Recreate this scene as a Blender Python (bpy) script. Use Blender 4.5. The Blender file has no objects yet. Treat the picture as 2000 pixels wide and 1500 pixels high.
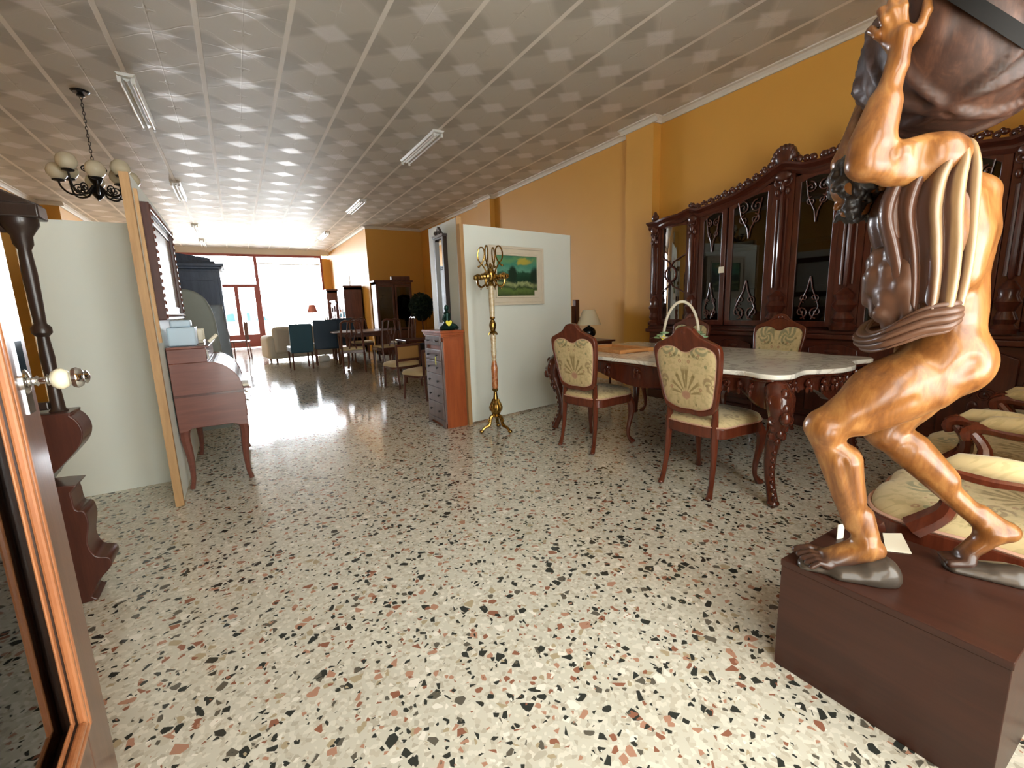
import bpy, bmesh, math, random
import numpy as np
from mathutils import Vector, Matrix, Euler
random.seed(7)
sc = bpy.context.scene
COL = sc.collection
PI = math.pi

# ---------------------------------------------------------------- camera, world, light, exposure
F, YAW, PITCH, ROLL, HC = 875.0, math.radians(31.0), math.radians(-9.95), math.radians(-1.9), 1.14
cy_, sy_ = math.cos(YAW), math.sin(YAW)
fwd = Vector((sy_ * math.cos(PITCH), cy_ * math.cos(PITCH), math.sin(PITCH)))
r0 = Vector((cy_, -sy_, 0)); u0 = r0.cross(fwd)
rt = r0 * math.cos(ROLL) + u0 * math.sin(ROLL)
up = -r0 * math.sin(ROLL) + u0 * math.cos(ROLL)
cam_d = bpy.data.cameras.new('camera'); cam = bpy.data.objects.new('camera', cam_d); COL.objects.link(cam)
cam.matrix_world = Matrix(((rt.x, up.x, -fwd.x, 0), (rt.y, up.y, -fwd.y, 0), (rt.z, up.z, -fwd.z, HC), (0, 0, 0, 1)))
cam_d.sensor_fit = 'HORIZONTAL'; cam_d.sensor_width = 36.0; cam_d.lens = F / 2000 * 36.0
cam_d.clip_start = 0.02; cam_d.clip_end = 200
sc.camera = cam
sc.view_settings.view_transform = 'Standard'
try: sc.view_settings.look = 'None'
except Exception: pass
sc.view_settings.gamma = 1.0; sc.view_settings.use_curve_mapping = False
sc.view_settings.exposure = EXPOSURE = 0.35
sc.cycles.use_denoising = True
sc.cycles.max_bounces = 9; sc.cycles.diffuse_bounces = 6; sc.cycles.glossy_bounces = 4
sc.cycles.transparent_max_bounces = 12; sc.cycles.caustics_reflective = False; sc.cycles.caustics_refractive = False
sc.cycles.sample_clamp_indirect = 12

world = bpy.data.worlds.new('daylight'); sc.world = world; world.use_nodes = True
wn = world.node_tree.nodes; wl = world.node_tree.links; wn.clear()
wo = wn.new('ShaderNodeOutputWorld'); bg = wn.new('ShaderNodeBackground')
tc = wn.new('ShaderNodeTexCoord'); sx = wn.new('ShaderNodeSeparateXYZ'); mr = wn.new('ShaderNodeMapRange'); cr = wn.new('ShaderNodeValToRGB')
mr.inputs[1].default_value = -0.15; mr.inputs[2].default_value = 0.15
wl.new(tc.outputs['Generated'], sx.inputs[0]); wl.new(sx.outputs[1], mr.inputs[0]); wl.new(mr.outputs[0], cr.inputs[0])
cr.color_ramp.elements[0].color = (0.158, 0.163, 0.155, 1)      # warm street side behind the entrance
cr.color_ramp.elements[1].color = (0.88, 0.93, 1.0, 1)      # cool sky in front of the shop window
wl.new(cr.outputs[0], bg.inputs[0]); bg.inputs[1].default_value = 42.0
wl.new(bg.outputs[0], wo.inputs[0])

def portal(loc, rot, sx_, sy2):
    l = bpy.data.lights.new('window_portal', 'AREA'); l.shape = 'RECTANGLE'; l.size = sx_; l.size_y = sy2
    l.cycles.is_portal = True
    o = bpy.data.objects.new('window_portal', l); COL.objects.link(o); o.location = loc; o.rotation_euler = rot
portal((0.1, 17.95, 1.8), (math.radians(-90), 0, 0), 5.4, 2.5)     # shop window, light travels to -Y
portal((0.85, -0.45, 1.4), (math.radians(90), 0, 0), 2.4, 2.7)     # doorway and added window behind the camera, light travels to +Y

# ---------------------------------------------------------------- node helpers
def lin(c):
    return tuple((v / 12.92 if v <= 0.04045 else ((v + 0.055) / 1.055) ** 2.4) for v in [q / 255 for q in c]) + (1.0,)
class NT:
    def __init__(s, name):
        s.m = bpy.data.materials.new(name); s.m.use_nodes = True
        s.t = s.m.node_tree; s.t.nodes.clear()
        s.out = s.n('ShaderNodeOutputMaterial')
    def n(s, k, **kw):
        x = s.t.nodes.new(k)
        for a, b in kw.items(): setattr(x, a, b)
        return x
    def set(s, sock, v):
        if hasattr(v, 'is_linked') or isinstance(v, bpy.types.NodeSocket): s.t.links.new(v, sock)
        elif v is not None: sock.default_value = v
    def obj(s):
        return s.n('ShaderNodeTexCoord').outputs['Object']
    def sep(s, v):
        x = s.n('ShaderNodeSeparateXYZ'); s.set(x.inputs[0], v); return x.outputs
    def comb(s, a, b, c):
        x = s.n('ShaderNodeCombineXYZ'); s.set(x.inputs[0], a); s.set(x.inputs[1], b); s.set(x.inputs[2], c); return x.outputs[0]
    def m_(s, op, a, b=None, c=None):
        x = s.n('ShaderNodeMath', operation=op); s.set(x.inputs[0], a)
        if b is not None: s.set(x.inputs[1], b)
        if c is not None: s.set(x.inputs[2], c)
        return x.outputs[0]
    def map(s, v, sc_=(1, 1, 1), loc=(0, 0, 0), rot=(0, 0, 0)):
        x = s.n('ShaderNodeMapping'); s.set(x.inputs[0], v); x.inputs[1].default_value = loc; x.inputs[2].default_value = rot; x.inputs[3].default_value = sc_
        return x.outputs[0]
    def noise(s, v, scale, detail=3, rough=.5, dist=0, col=False):
        x = s.n('ShaderNodeTexNoise'); s.set(x.inputs['Vector'], v); x.inputs['Scale'].default_value = scale
        x.inputs['Detail'].default_value = detail; x.inputs['Roughness'].default_value = rough; x.inputs['Distortion'].default_value = dist
        return x.outputs['Color' if col else 'Fac']
    def vor(s, v, scale, feature='F1', rnd=1):
        x = s.n('ShaderNodeTexVoronoi', feature=feature); s.set(x.inputs['Vector'], v); x.inputs['Scale'].default_value = scale
        x.inputs['Randomness'].default_value = rnd
        return x.outputs
    def ramp(s, f, stops, interp='LINEAR'):
        x = s.n('ShaderNodeValToRGB'); s.set(x.inputs[0], f); r = x.color_ramp; r.interpolation = interp
        while len(r.elements) > 1: r.elements.remove(r.elements[-1])
        r.elements[0].position = stops[0][0]; r.elements[0].color = stops[0][1]
        for p, c in stops[1:]:
            e = r.elements.new(p); e.color = c
        return x.outputs[0]
    def mix(s, f, a, b, mode='MIX'):
        x = s.n('ShaderNodeMix', data_type='RGBA', blend_type=mode); s.set(x.inputs[0], f); s.set(x.inputs[6], a); s.set(x.inputs[7], b)
        return x.outputs[2]
    def sstep(s, v, a, b):
        x = s.n('ShaderNodeMapRange', interpolation_type='SMOOTHSTEP'); s.set(x.inputs[0], v); x.inputs[1].default_value = a; x.inputs[2].default_value = b
        return x.outputs[0]
    def bump(s, h, strength=.3, dist=.01):
        x = s.n('ShaderNodeBump'); s.set(x.inputs['Height'], h); x.inputs['Strength'].default_value = strength; x.inputs['Distance'].default_value = dist
        return x.outputs[0]
    def bsdf(s, color, rough=.5, metal=0, coat=0, normal=None, spec=.5, sheen=0, trans=0, ior=1.45, coat_rough=.08):
        x = s.n('ShaderNodeBsdfPrincipled'); s.set(x.inputs['Base Color'], color); s.set(x.inputs['Roughness'], rough)
        x.inputs['Metallic'].default_value = metal; x.inputs['Coat Weight'].default_value = coat; x.inputs['Coat Roughness'].default_value = coat_rough
        x.inputs['Specular IOR Level'].default_value = spec; x.inputs['Sheen Weight'].default_value = sheen
        x.inputs['Transmission Weight'].default_value = trans; x.inputs['IOR'].default_value = ior
        if normal is not None: s.set(x.inputs['Normal'], normal)
        s.t.links.new(x.outputs[0], s.out.inputs[0]); return x
_mc = {}
def plain(name, c, rough=.5, metal=0, coat=0, var=.06, scale=6, bump=0, bscale=60):
    if name in _mc: return _mc[name]
    t = NT(name); c = lin(c); f = t.noise(t.obj(), scale, 4)
    a = tuple(max(0, v * (1 - var)) for v in c[:3]) + (1,); b = tuple(min(1, v * (1 + var)) for v in c[:3]) + (1,)
    col = t.mix(f, a, b)
    t.bsdf(col, rough, metal, coat, t.bump(t.noise(t.obj(), bscale, 3), bump) if bump else None)
    _mc[name] = t.m; return t.m
def wood(name, dark, light, rough=.3, coat=.4, axis=2, scale=1.0):
    if name in _mc: return _mc[name]
    t = NT(name); o = t.obj(); s = [14 * scale] * 3; s[axis] = 1.2 * scale
    v = t.map(o, tuple(s)); g = t.noise(v, 2.2, 6, .6, .6); g2 = t.noise(t.map(o, tuple(q * 5 for q in s)), 3, 2)
    f = t.m_('ADD', t.m_('MULTIPLY', g, .8), t.m_('MULTIPLY', g2, .2))
    col = t.ramp(f, [(.3, lin(dark)), (.7, lin(light))])
    t.bsdf(col, rough, 0, coat, t.bump(g2, .05, .002))
    _mc[name] = t.m; return t.m
M = {}
M['mahogany'] = wood('dark mahogany', (54, 24, 16), (88, 42, 28), .3, .3)
M['mahogany_x'] = wood('dark mahogany across', (54, 24, 16), (88, 42, 28), .3, .3, 1)
M['chairwood'] = wood('red chair wood', (76, 32, 19), (106, 50, 31), .25, .5)
M['tablewood'] = wood('carved table wood', (60, 25, 16), (96, 44, 28), .2, .6)
M['cherry'] = wood('orange cherry', (138, 66, 34), (168, 88, 46), .35, .2)
M['chestfront'] = wood('window-lit chest front', (96, 78, 74), (124, 104, 98), .3, .3)  # drawer front of the cherry chest, bluish window light put into its colour
M['pedestal'] = wood('pedestal veneer', (46, 24, 17), (66, 36, 26), .42, .06, 1, .5)
M['deskwood'] = wood('rolltop desk wood', (94, 53, 43), (118, 70, 57), .35, .2, 0)
M['pine'] = wood('pine edge', (160, 122, 80), (186, 150, 104), .5, .05)
M['doorwood'] = wood('door stile wood', (84, 56, 44), (112, 78, 60), .3, .3)
M['doorbead'] = wood('door glazing bead', (140, 84, 50), (182, 120, 76), .3, .3)
M['farwood'] = wood('brown far furniture', (76, 44, 36), (112, 68, 54), .35, .2)
M['boardwood'] = wood('orange board', (176, 116, 64), (206, 150, 92), .45, .1, 0)
M['white_board'] = plain('grey green board', (224, 230, 222), .5, var=.03, scale=2)
M['cornice'] = plain('cornice paint', (214, 208, 196), .6, var=.02)
M['dark_metal'] = plain('black iron', (34, 32, 32), .4, .3)
M['enamel'] = plain('white enamel', (226, 230, 228), .35)
M['tube'] = plain('fluorescent tube off', (240, 242, 244), .2)
M['cream_glass'] = plain('cream glass shade', (226, 218, 190), .25, var=.04)
M['paper'] = plain('white paper', (232, 226, 206), .7, var=.02)
M['yellow'] = plain('yellow tag', (236, 226, 70), .6)
M['teal'] = plain('teal leather', (44, 86, 104), .5, coat=.1)
M['navy'] = plain('dark blue leather', (38, 62, 82), .5, coat=.1)
M['bluewood'] = wood('blue grey painted wood', (52, 64, 86), (70, 84, 108), .5, .1)
M['sofa'] = plain('beige throw', (206, 200, 184), .85, bump=.2)
M['orange_fabric'] = plain('ochre upholstery', (176, 136, 82), .8, bump=.15)
M['cream_fabric'] = plain('cream upholstery', (208, 190, 148), .8, bump=.15)
M['leaf'] = plain('dark green leaves', (24, 48, 36), .5, var=.4, scale=30)
M['plastic'] = None
M['ceramic'] = plain('white glazed ceramic', (222, 216, 196), .15, coat=.5, var=.03)
M['greenglaze'] = plain('green glaze', (128, 160, 118), .2, coat=.5)
M['bronze'] = plain('green bronze', (22, 52, 46), .35, .6)
M['black'] = plain('black gloss', (14, 13, 13), .2, coat=.3)
M['band'] = plain('black band', (6, 6, 6), .75)
M['blackrub'] = plain('black matt', (13, 12, 12), .7)
M['shade'] = plain('cream lampshade', (226, 214, 182), .8)
M['plaster'] = plain('cream picture moulding', (208, 198, 178), .5, var=.05, scale=20)
M['shadowline'] = plain('dark groove', (60, 30, 22), .5)
M['darkwood'] = wood('nearly black wood', (30, 22, 20), (52, 38, 33), .35, .3)
M['redwood'] = wood('red brown base', (58, 30, 24), (82, 44, 34), .35, .3)
M['hair'] = plain('dark carved hair', (34, 28, 26), .45, coat=.15, var=.3, scale=40, bump=.6, bscale=40)
M['stone'] = plain('bronze painted rock', (66, 58, 50), .32, .2, .2, var=.2, scale=8)
M['chrome'] = plain('chrome', (220, 222, 224), .08, 1)
M['porcelain'] = plain('marbled porcelain', (222, 214, 186), .15, 0, .6, var=.12, scale=30)
M['street'] = plain('pale street', (200, 198, 192), .8)
M['redkick'] = plain('red kick panel', (168, 92, 84), .4)
M['redframe'] = plain('red window frame', (150, 78, 70), .4)

def mk_brass():
    t = NT('aged brass'); f = t.noise(t.obj(), 40, 3)
    t.bsdf(t.ramp(f, [(.35, lin((112, 88, 44))), (.65, lin((196, 160, 88)))]), .25, 1, 0, t.bump(f, .15, .003)); return t.m
M['brass'] = mk_brass()
def mk_onyx():
    t = NT('onyx'); v = t.map(t.obj(), (1, 1, 1.6)); f = t.noise(v, 9, 5, .6, 1.5)
    t.bsdf(t.ramp(f, [(.3, lin((150, 92, 52))), (.48, lin((196, 178, 142))), (.7, lin((214, 204, 176)))]), .2, 0, .5); return t.m
M['onyx'] = mk_onyx()
def mk_onyx2():
    t = NT('orange onyx'); v = t.map(t.obj(), (1, 1, 1.6)); f = t.noise(v, 9, 5, .6, 1.5)
    t.bsdf(t.ramp(f, [(.3, lin((120, 62, 34))), (.5, lin((178, 110, 66))), (.7, lin((206, 168, 128)))]), .2, 0, .5); return t.m
M['onyx2'] = mk_onyx2()
def mk_marble():
    t = NT('white marble'); o = t.obj(); n1 = t.noise(o, 3, 6, .6, 2.2)
    v = t.m_('ABSOLUTE', t.m_('SUBTRACT', n1, .5)); col = t.ramp(v, [(0, lin((196, 194, 184))), (.02, lin((222, 220, 210))), (.05, lin((240, 239, 228)))])
    t.bsdf(col, .12, 0, .3); return t.m
M['marble'] = mk_marble()
def mk_glass(name, tint=(1, 1, 1, 1), refl=.08, rough=0.02):
    t = NT(name); a = t.n('ShaderNodeBsdfTransparent'); a.inputs[0].default_value = tint
    g = t.n('ShaderNodeBsdfGlossy'); g.inputs['Roughness'].default_value = rough
    fr = t.n('ShaderNodeFresnel'); fr.inputs[0].default_value = 1.5
    f = t.m_('MAXIMUM', fr.outputs[0], refl); mx = t.n('ShaderNodeMixShader')
    t.t.links.new(f, mx.inputs[0]); t.t.links.new(a.outputs[0], mx.inputs[1]); t.t.links.new(g.outputs[0], mx.inputs[2]); t.t.links.new(mx.outputs[0], t.out.inputs[0])
    return t.m
M['glass'] = mk_glass('clear glass'); M['cabglass'] = mk_glass('cabinet glass', (.36, .36, .34, 1), .07)
def mk_plastic():
    t = NT('crumpled plastic wrap'); a = t.n('ShaderNodeBsdfTransparent'); p = t.n('ShaderNodeBsdfPrincipled')
    p.inputs['Base Color'].default_value = lin((150, 162, 172)); p.inputs['Roughness'].default_value = .25
    t.t.links.new(t.bump(t.noise(t.obj(), 14, 4), .6, .03), p.inputs['Normal']); mx = t.n('ShaderNodeMixShader'); mx.inputs[0].default_value = .62
    t.t.links.new(a.outputs[0], mx.inputs[1]); t.t.links.new(p.outputs[0], mx.inputs[2]); t.t.links.new(mx.outputs[0], t.out.inputs[0]); return t.m
M['plastic'] = mk_plastic()
def mk_mirror():
    t = NT('mirror'); f = t.noise(t.obj(), 2, 2); t.bsdf(t.mix(f, (.8, .82, .8, 1), (.86, .87, .86, 1)), .02, 1); return t.m
M['mirror'] = mk_mirror()
def mk_wall():
    t = NT('orange wall paint'); o = t.obj(); f = t.noise(o, 1.2, 4); g = t.noise(o, 70, 3)
    t.bsdf(t.mix(f, lin((208, 154, 66)), lin((216, 164, 76))), .55, normal=t.bump(g, .12, .004)); return t.m
M['wall'] = mk_wall()
def mk_floor():
    t = NT('terrazzo'); o = t.obj(); s = t.sep(o); p = t.comb(s[0], s[1], 0.0)
    w = t.n('ShaderNodeVectorMath', operation='MULTIPLY_ADD'); t.set(w.inputs[0], t.noise(p, 60, 2, col=True)); w.inputs[1].default_value = (.004, .004, 0); t.set(w.inputs[2], p)
    p = w.outputs[0]
    base = t.mix(t.noise(p, 3, 4), lin((188, 185, 170)), lin((206, 203, 188)))
    peb = t.vor(p, 80)
    pc = t.sep(peb[1]); base = t.mix(t.m_('MULTIPLY', t.m_('GREATER_THAN', pc[0], .55), .45), base, t.ramp(pc[1], [(0, lin((226, 222, 208))), (.5, lin((176, 166, 146))), (.8, lin((146, 132, 112)))], 'CONSTANT'))
    cur = base
    cols = [(0, lin((50, 52, 48))), (.40, lin((92, 88, 78))), (.50, lin((140, 94, 74))), (.64, lin((172, 130, 108))), (.78, lin((168, 154, 126))), (.88, lin((226, 222, 210)))]
    for sc_, dens, th, off in ((33, .40, .012, 0), (44, .27, .01, 3.3), (70, .14, .01, 7.7)):
        pv = t.map(p, (1, 1, 1), (off, off * .7, 0)); a = t.vor(pv, sc_); e = t.vor(pv, sc_, 'DISTANCE_TO_EDGE')[0]
        c = t.sep(a[1]); edge = t.m_('ADD', t.m_('MULTIPLY', c[2], .22), .06)
        mask = t.m_('MULTIPLY', t.m_('LESS_THAN', c[0], dens), t.sstep(t.m_('SUBTRACT', e, edge), 0.0, .03))
        cur = t.mix(mask, cur, t.ramp(c[1], cols, 'CONSTANT'))
    # faint 40 cm slab joints
    t.bsdf(cur, t.m_('ADD', .06, t.m_('MULTIPLY', t.noise(o, 2, 3), .07)), 0, 0, t.bump(t.noise(o, 3, 2), .02, .01), .6); return t.m
M['floor'] = mk_floor()
def mk_ceiling():
    t = NT('embossed ceiling tiles'); s = t.sep(t.obj())
    def fr(x, off):   # signed distance in metres to the nearest multiple of 0.6 (+off)
        return t.m_('MULTIPLY', t.m_('SUBTRACT', t.m_('FRACT', t.m_('ADD', t.m_('DIVIDE', t.m_('SUBTRACT', x, off), .6), 0.5)), .5), .6)
    ab = lambda x: t.m_('ABSOLUTE', x)
    dxs = ab(fr(s[0], 0.0)); dys = ab(fr(s[1], .5)); dxc = ab(fr(s[0], .3)); dyc = ab(fr(s[1], .2))
    seamx = t.m_('SUBTRACT', 1.0, t.sstep(dxs, .016, .022)); seamy = t.m_('SUBTRACT', 1.0, t.sstep(dys, .003, .006))
    midx = t.m_('SUBTRACT', 1.0, t.sstep(dxc, .003, .006))
    # satin diamonds straddling the cross seams
    dd = t.m_('ADD', t.m_('DIVIDE', dxc, .20), t.m_('DIVIDE', dys, .17)); dia = t.m_('SUBTRACT', 1.0, t.sstep(dd, .55, 1.0))
    # lens-shaped darker pleats
    wv = t.m_('MULTIPLY', t.m_('COSINE', t.m_('MULTIPLY', fr(s[0], 0.0), 2 * PI / .6)), .1)
    lens = t.m_('SUBTRACT', 1.0, t.sstep(t.m_('SUBTRACT', dys, t.m_('ADD', wv, .09)), -.05, .03))
    l2 = t.m_('SUBTRACT', 1.0, t.sstep(ab(t.m_('SUBTRACT', t.m_('SUBTRACT', dys, wv), .13)), .0, .012))
    # four petal flower
    pr = t.m_('MULTIPLY', dxc, dxc); pr = t.m_('SQRT', t.m_('ADD', pr, t.m_('MULTIPLY', dyc, dyc)))
    pet = t.m_('MULTIPLY', t.m_('LESS_THAN', pr, .06), t.sstep(t.m_('MULTIPLY', dxc, dyc), .00008, .0004))
    h = t.m_('ADD', t.m_('MULTIPLY', seamx, -.5), t.m_('MULTIPLY', t.m_('ADD', seamy, midx), -.35))
    h = t.m_('ADD', h, t.m_('MULTIPLY', pet, 1.0)); h = t.m_('ADD', h, t.m_('MULTIPLY', lens, .35)); h = t.m_('ADD', h, t.m_('MULTIPLY', l2, .3)); h = t.m_('ADD', h, t.m_('MULTIPLY', dia, .35))
    col = t.mix(lens, lin((196, 190, 178)), lin((174, 168, 156)))
    col = t.mix(t.m_('MULTIPLY', l2, .5), col, lin((200, 192, 182)))
    col = t.mix(t.m_('MULTIPLY', dia, .85), col, lin((224, 220, 216)))
    col = t.mix(seamx, col, lin((232, 226, 216)))
    rough = t.m_('SUBTRACT', .52, t.m_('MULTIPLY', dia, .18))
    t.bsdf(col, rough, 0, 0, t.bump(h, .5, .006), .5); return t.m
M['ceiling'] = mk_ceiling()
def mk_floral():
    t = NT('floral brocade'); s = t.sep(t.obj()); x = t.m_('ABSOLUTE', s[0]); v = t.m_('ADD', s[2], s[1]); q = t.comb(x, v, 0.0)
    n = t.noise(q, 26, 3, .5, .8); wob = t.m_('MULTIPLY', t.m_('SUBTRACT', n, .5), 1.4)
    c = t.mix(t.noise(q, 5, 2), lin((202, 184, 140)), lin((188, 168, 122)))
    def polar(cx, cv):
        dx = t.m_('SUBTRACT', x, cx); dv = t.m_('SUBTRACT', v, cv); r = t.m_('SQRT', t.m_('ADD', t.m_('MULTIPLY', dx, dx), t.m_('MULTIPLY', dv, dv)))
        return r, t.m_('ARCTAN2', dx, dv)
    leaf = t.sstep(t.noise(q, 44, 2, .5, .4), .50, .60)
    c = t.mix(t.m_('MULTIPLY', leaf, .35), c, lin((150, 136, 92)))
    for cx, cv, R, freq, k, colr in ((.085, .60, .075, 5, 150, (122, 124, 92)), (.10, .10, .08, 5, 140, (126, 124, 88)), (.16, .42, .05, 4, 170, (140, 118, 84)), (.13, .82, .07, 5, 150, (128, 124, 88))):
        r, a_ = polar(cx, cv); rr = t.m_('ADD', r, t.m_('MULTIPLY', wob, .012)); inside = t.m_('SUBTRACT', 1.0, t.sstep(rr, R * .8, R))
        st = t.sstep(t.m_('SINE', t.m_('ADD', t.m_('MULTIPLY', rr, k), t.m_('MULTIPLY', a_, freq))), -.5, .3)
        c = t.mix(t.m_('MULTIPLY', t.m_('MULTIPLY', inside, st), .75), c, lin(colr))
    for cv, R in ((.35, .15), (.0, .12)):
        r, a_ = polar(0.0, cv); rr = t.m_('ADD', r, t.m_('MULTIPLY', wob, .02))
        ring = t.m_('MULTIPLY', t.sstep(rr, .02, .04), t.m_('SUBTRACT', 1.0, t.sstep(t.m_('ADD', rr, t.m_('MULTIPLY', t.m_('ABSOLUTE', a_), .03)), R * .8, R)))
        ray = t.sstep(t.m_('SINE', t.m_('ADD', t.m_('MULTIPLY', a_, 15), wob)), .0, .5); up = t.m_('LESS_THAN', t.m_('ABSOLUTE', a_), 1.7)
        c = t.mix(t.m_('MULTIPLY', t.m_('MULTIPLY', ring, t.m_('MULTIPLY', ray, up)), .8), c, lin((132, 112, 66)))
        c = t.mix(t.m_('MULTIPLY', t.m_('SUBTRACT', 1.0, t.sstep(rr, .018, .03)), .7), c, lin((166, 112, 96)))
    ve = t.vor(q, 30); cc = t.sep(ve[1]); dot = t.m_('MULTIPLY', t.m_('LESS_THAN', ve[0], .30), t.m_('GREATER_THAN', cc[0], .55))
    hole = t.m_('GREATER_THAN', ve[0], .12)
    c = t.mix(t.m_('MULTIPLY', t.m_('MULTIPLY', dot, hole), .7), c, t.ramp(cc[1], [(0, lin((118, 104, 62))), (.5, lin((156, 112, 84))), (.75, lin((120, 122, 84)))], 'CONSTANT'))
    t.bsdf(c, .8, 0, 0, t.bump(t.noise(t.obj(), 260, 2), .2, .002), .3, .2); return t.m
M['floral'] = mk_floral()
M['gimp'] = plain('pink gimp', (192, 150, 128), .7)
# ---------------------------------------------------------------- mesh helpers
class MB:
    def __init__(s): s.v = []; s.f = []
    def add(s, vs, fs, X=None):
        o = len(s.v)
        s.v += [tuple(X @ Vector(p)) if X is not None else tuple(p) for p in vs]; s.f += [tuple(i + o for i in f) for f in fs]; return s
    def box(s, x0, x1, y0, y1, z0, z1, X=None):
        return s.add([(x, y, z) for z in (z0, z1) for x, y in ((x0, y0), (x1, y0), (x1, y1), (x0, y1))],
                     [(0, 3, 2, 1), (4, 5, 6, 7), (0, 1, 5, 4), (1, 2, 6, 5), (2, 3, 7, 6), (3, 0, 4, 7)], X)
    def _pl(s, plane, a, b, d):
        return {'xy': (a, b, d), 'xz': (a, d, b), 'yz': (d, a, b)}[plane]
    def prism(s, pts, d0, d1, plane='xz', X=None):
        n = len(pts); vs = [s._pl(plane, a, b, d0) for a, b in pts] + [s._pl(plane, a, b, d1) for a, b in pts]
        return s.add(vs, [tuple(range(n)), tuple(range(2 * n - 1, n - 1, -1))] + [(i, i + n, (i + 1) % n + n, (i + 1) % n) for i in range(n)], X)
    def ring(s, out, inn, d0, d1, plane='xz', X=None):
        n = len(out); vs = [s._pl(plane, a, b, d) for d in (d0, d1) for q in (out, inn) for a, b in q]; f = []
        for i in range(n):
            j = (i + 1) % n
            f += [(i, j, j + n, i + n), (i + 2 * n, i + 3 * n, j + 3 * n, j + 2 * n), (i, i + 2 * n, j + 2 * n, j), (i + n, j + n, j + 3 * n, i + 3 * n)]
        return s.add(vs, f, X)
    def lathe(s, prof, c=(0, 0, 0), n=20, X=None, a0=0):
        vs = []; f = []
        for r, z in prof:
            for i in range(n):
                a = 2 * PI * i / n + a0; vs.append((c[0] + r * math.cos(a), c[1] + r * math.sin(a), c[2] + z))
        for k in range(len(prof) - 1):
            for i in range(n):
                j = (i + 1) % n; f.append((k * n + i, k * n + j, (k + 1) * n + j, (k + 1) * n + i))
        f.append(tuple(range(n - 1, -1, -1))); f.append(tuple(range((len(prof) - 1) * n, len(prof) * n)))
        return s.add(vs, f, X)
    def tube(s, pts, r, n=8, closed=False, X=None, flat=1.0):
        P = [Vector(p) for p in pts]; m = len(P); R = r if isinstance(r, (list, tuple)) else [r] * m
        vs = []; f = []; prev = None
        for k in range(m):
            t = (P[(k + 1) % m] - P[k - 1]) if closed else (P[min(k + 1, m - 1)] - P[max(k - 1, 0)])
            if t.length < 1e-9: t = Vector((0, 0, 1))
            t.normalize()
            if prev is None:
                a = Vector((0, 0, 1)) if abs(t.z) < .9 else Vector((1, 0, 0)); u = t.cross(a).normalized()
            else:
                u = (prev - t * prev.dot(t)); u = u.normalized() if u.length > 1e-6 else t.orthogonal().normalized()
            prev = u; w = t.cross(u)
            for i in range(n):
                a = 2 * PI * i / n; vs.append(P[k] + (u * math.cos(a) + w * math.sin(a) * flat) * R[k])
        for k in range(m if closed else m - 1):
            for i in range(n):
                j = (i + 1) % n; q = (k + 1) % m; f.append((k * n + i, k * n + j, q * n + j, q * n + i))
        if not closed: f += [tuple(range(n - 1, -1, -1)), tuple(range((m - 1) * n, m * n))]
        return s.add(vs, f, X)
    def ell(s, c, r, n=10, m=6, X=None):
        r = (r, r, r) if isinstance(r, (int, float)) else r; vs = [(c[0], c[1], c[2] - r[2])]; f = []
        for k in range(1, m):
            p = PI * k / m - PI / 2
            for i in range(n):
                a = 2 * PI * i / n; vs.append((c[0] + r[0] * math.cos(p) * math.cos(a), c[1] + r[1] * math.cos(p) * math.sin(a), c[2] + r[2] * math.sin(p)))
        vs.append((c[0], c[1], c[2] + r[2])); L = len(vs) - 1
        for i in range(n):
            j = (i + 1) % n; f.append((0, 1 + j, 1 + i)); f.append((L, L - n + i, L - n + j))
            for k in range(m - 2): f.append((1 + k * n + i, 1 + k * n + j, 1 + (k + 1) * n + j, 1 + (k + 1) * n + i))
        return s.add(vs, f, X)
    def cushion(s, outl, d, h, plane='xz', X=None, under=.01):
        n = len(outl); cx = sum(p[0] for p in outl) / n; cz = sum(p[1] for p in outl) / n; vs = []; f = []
        st = [(1, -under), (1, 0), (.985, .35), (.94, .62), (.8, .85), (.5, .97)]
        for k, (q, hh) in enumerate(st):
            for a, b in outl: vs.append(s._pl(plane, cx + (a - cx) * q, cz + (b - cz) * q, d + (h * hh if k else (-under if h > 0 else under))))
        vs.append(s._pl(plane, cx, cz, d + h)); L = len(vs) - 1
        for k in range(len(st) - 1):
            for i in range(n):
                j = (i + 1) % n; f.append((k * n + i, k * n + j, (k + 1) * n + j, (k + 1) * n + i))
        for i in range(n): f.append(((len(st) - 1) * n + i, (len(st) - 1) * n + (i + 1) % n, L))
        f.append(tuple(range(n - 1, -1, -1)))
        return s.add(vs, f, X)
    def scroll(s, c, R, turns=1.25, r=.008, a0=0, sgn=1, plane='xz', d=0, X=None, n=6):
        pts = []
        N = 16
        for k in range(N + 1):
            q = k / N; a = a0 + sgn * q * turns * 2 * PI; rr = R * (1 - .78 * q)
            pts.append(s._pl(plane, c[0] + rr * math.cos(a), c[1] + rr * math.sin(a), d))
        s.tube(pts, [r * (1 - .35 * k / N) for k in range(N + 1)], n, X=X); e = pts[-1]
        return s.ell(e, r * 1.5, 6, 4, X=X)
    def build(s, name, mat, parent=None, smooth=True, bevel=0, sub=0, seg=2, ang=.7):
        me = bpy.data.meshes.new(name); me.from_pydata(s.v, [], s.f); me.update()
        b = bmesh.new(); b.from_mesh(me); bmesh.ops.recalc_face_normals(b, faces=b.faces); b.to_mesh(me); b.free()
        me.materials.append(mat)
        if smooth: me.shade_smooth(); me.set_sharp_from_angle(angle=ang)
        o = bpy.data.objects.new(name, me); COL.objects.link(o)
        if parent is not None: o.parent = parent
        if bevel:
            m = o.modifiers.new('bevel', 'BEVEL'); m.width = bevel; m.segments = seg; m.limit_method = 'ANGLE'; m.angle_limit = .6
        if sub:
            m = o.modifiers.new('sub', 'SUBSURF'); m.levels = m.render_levels = sub
        return o
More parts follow.
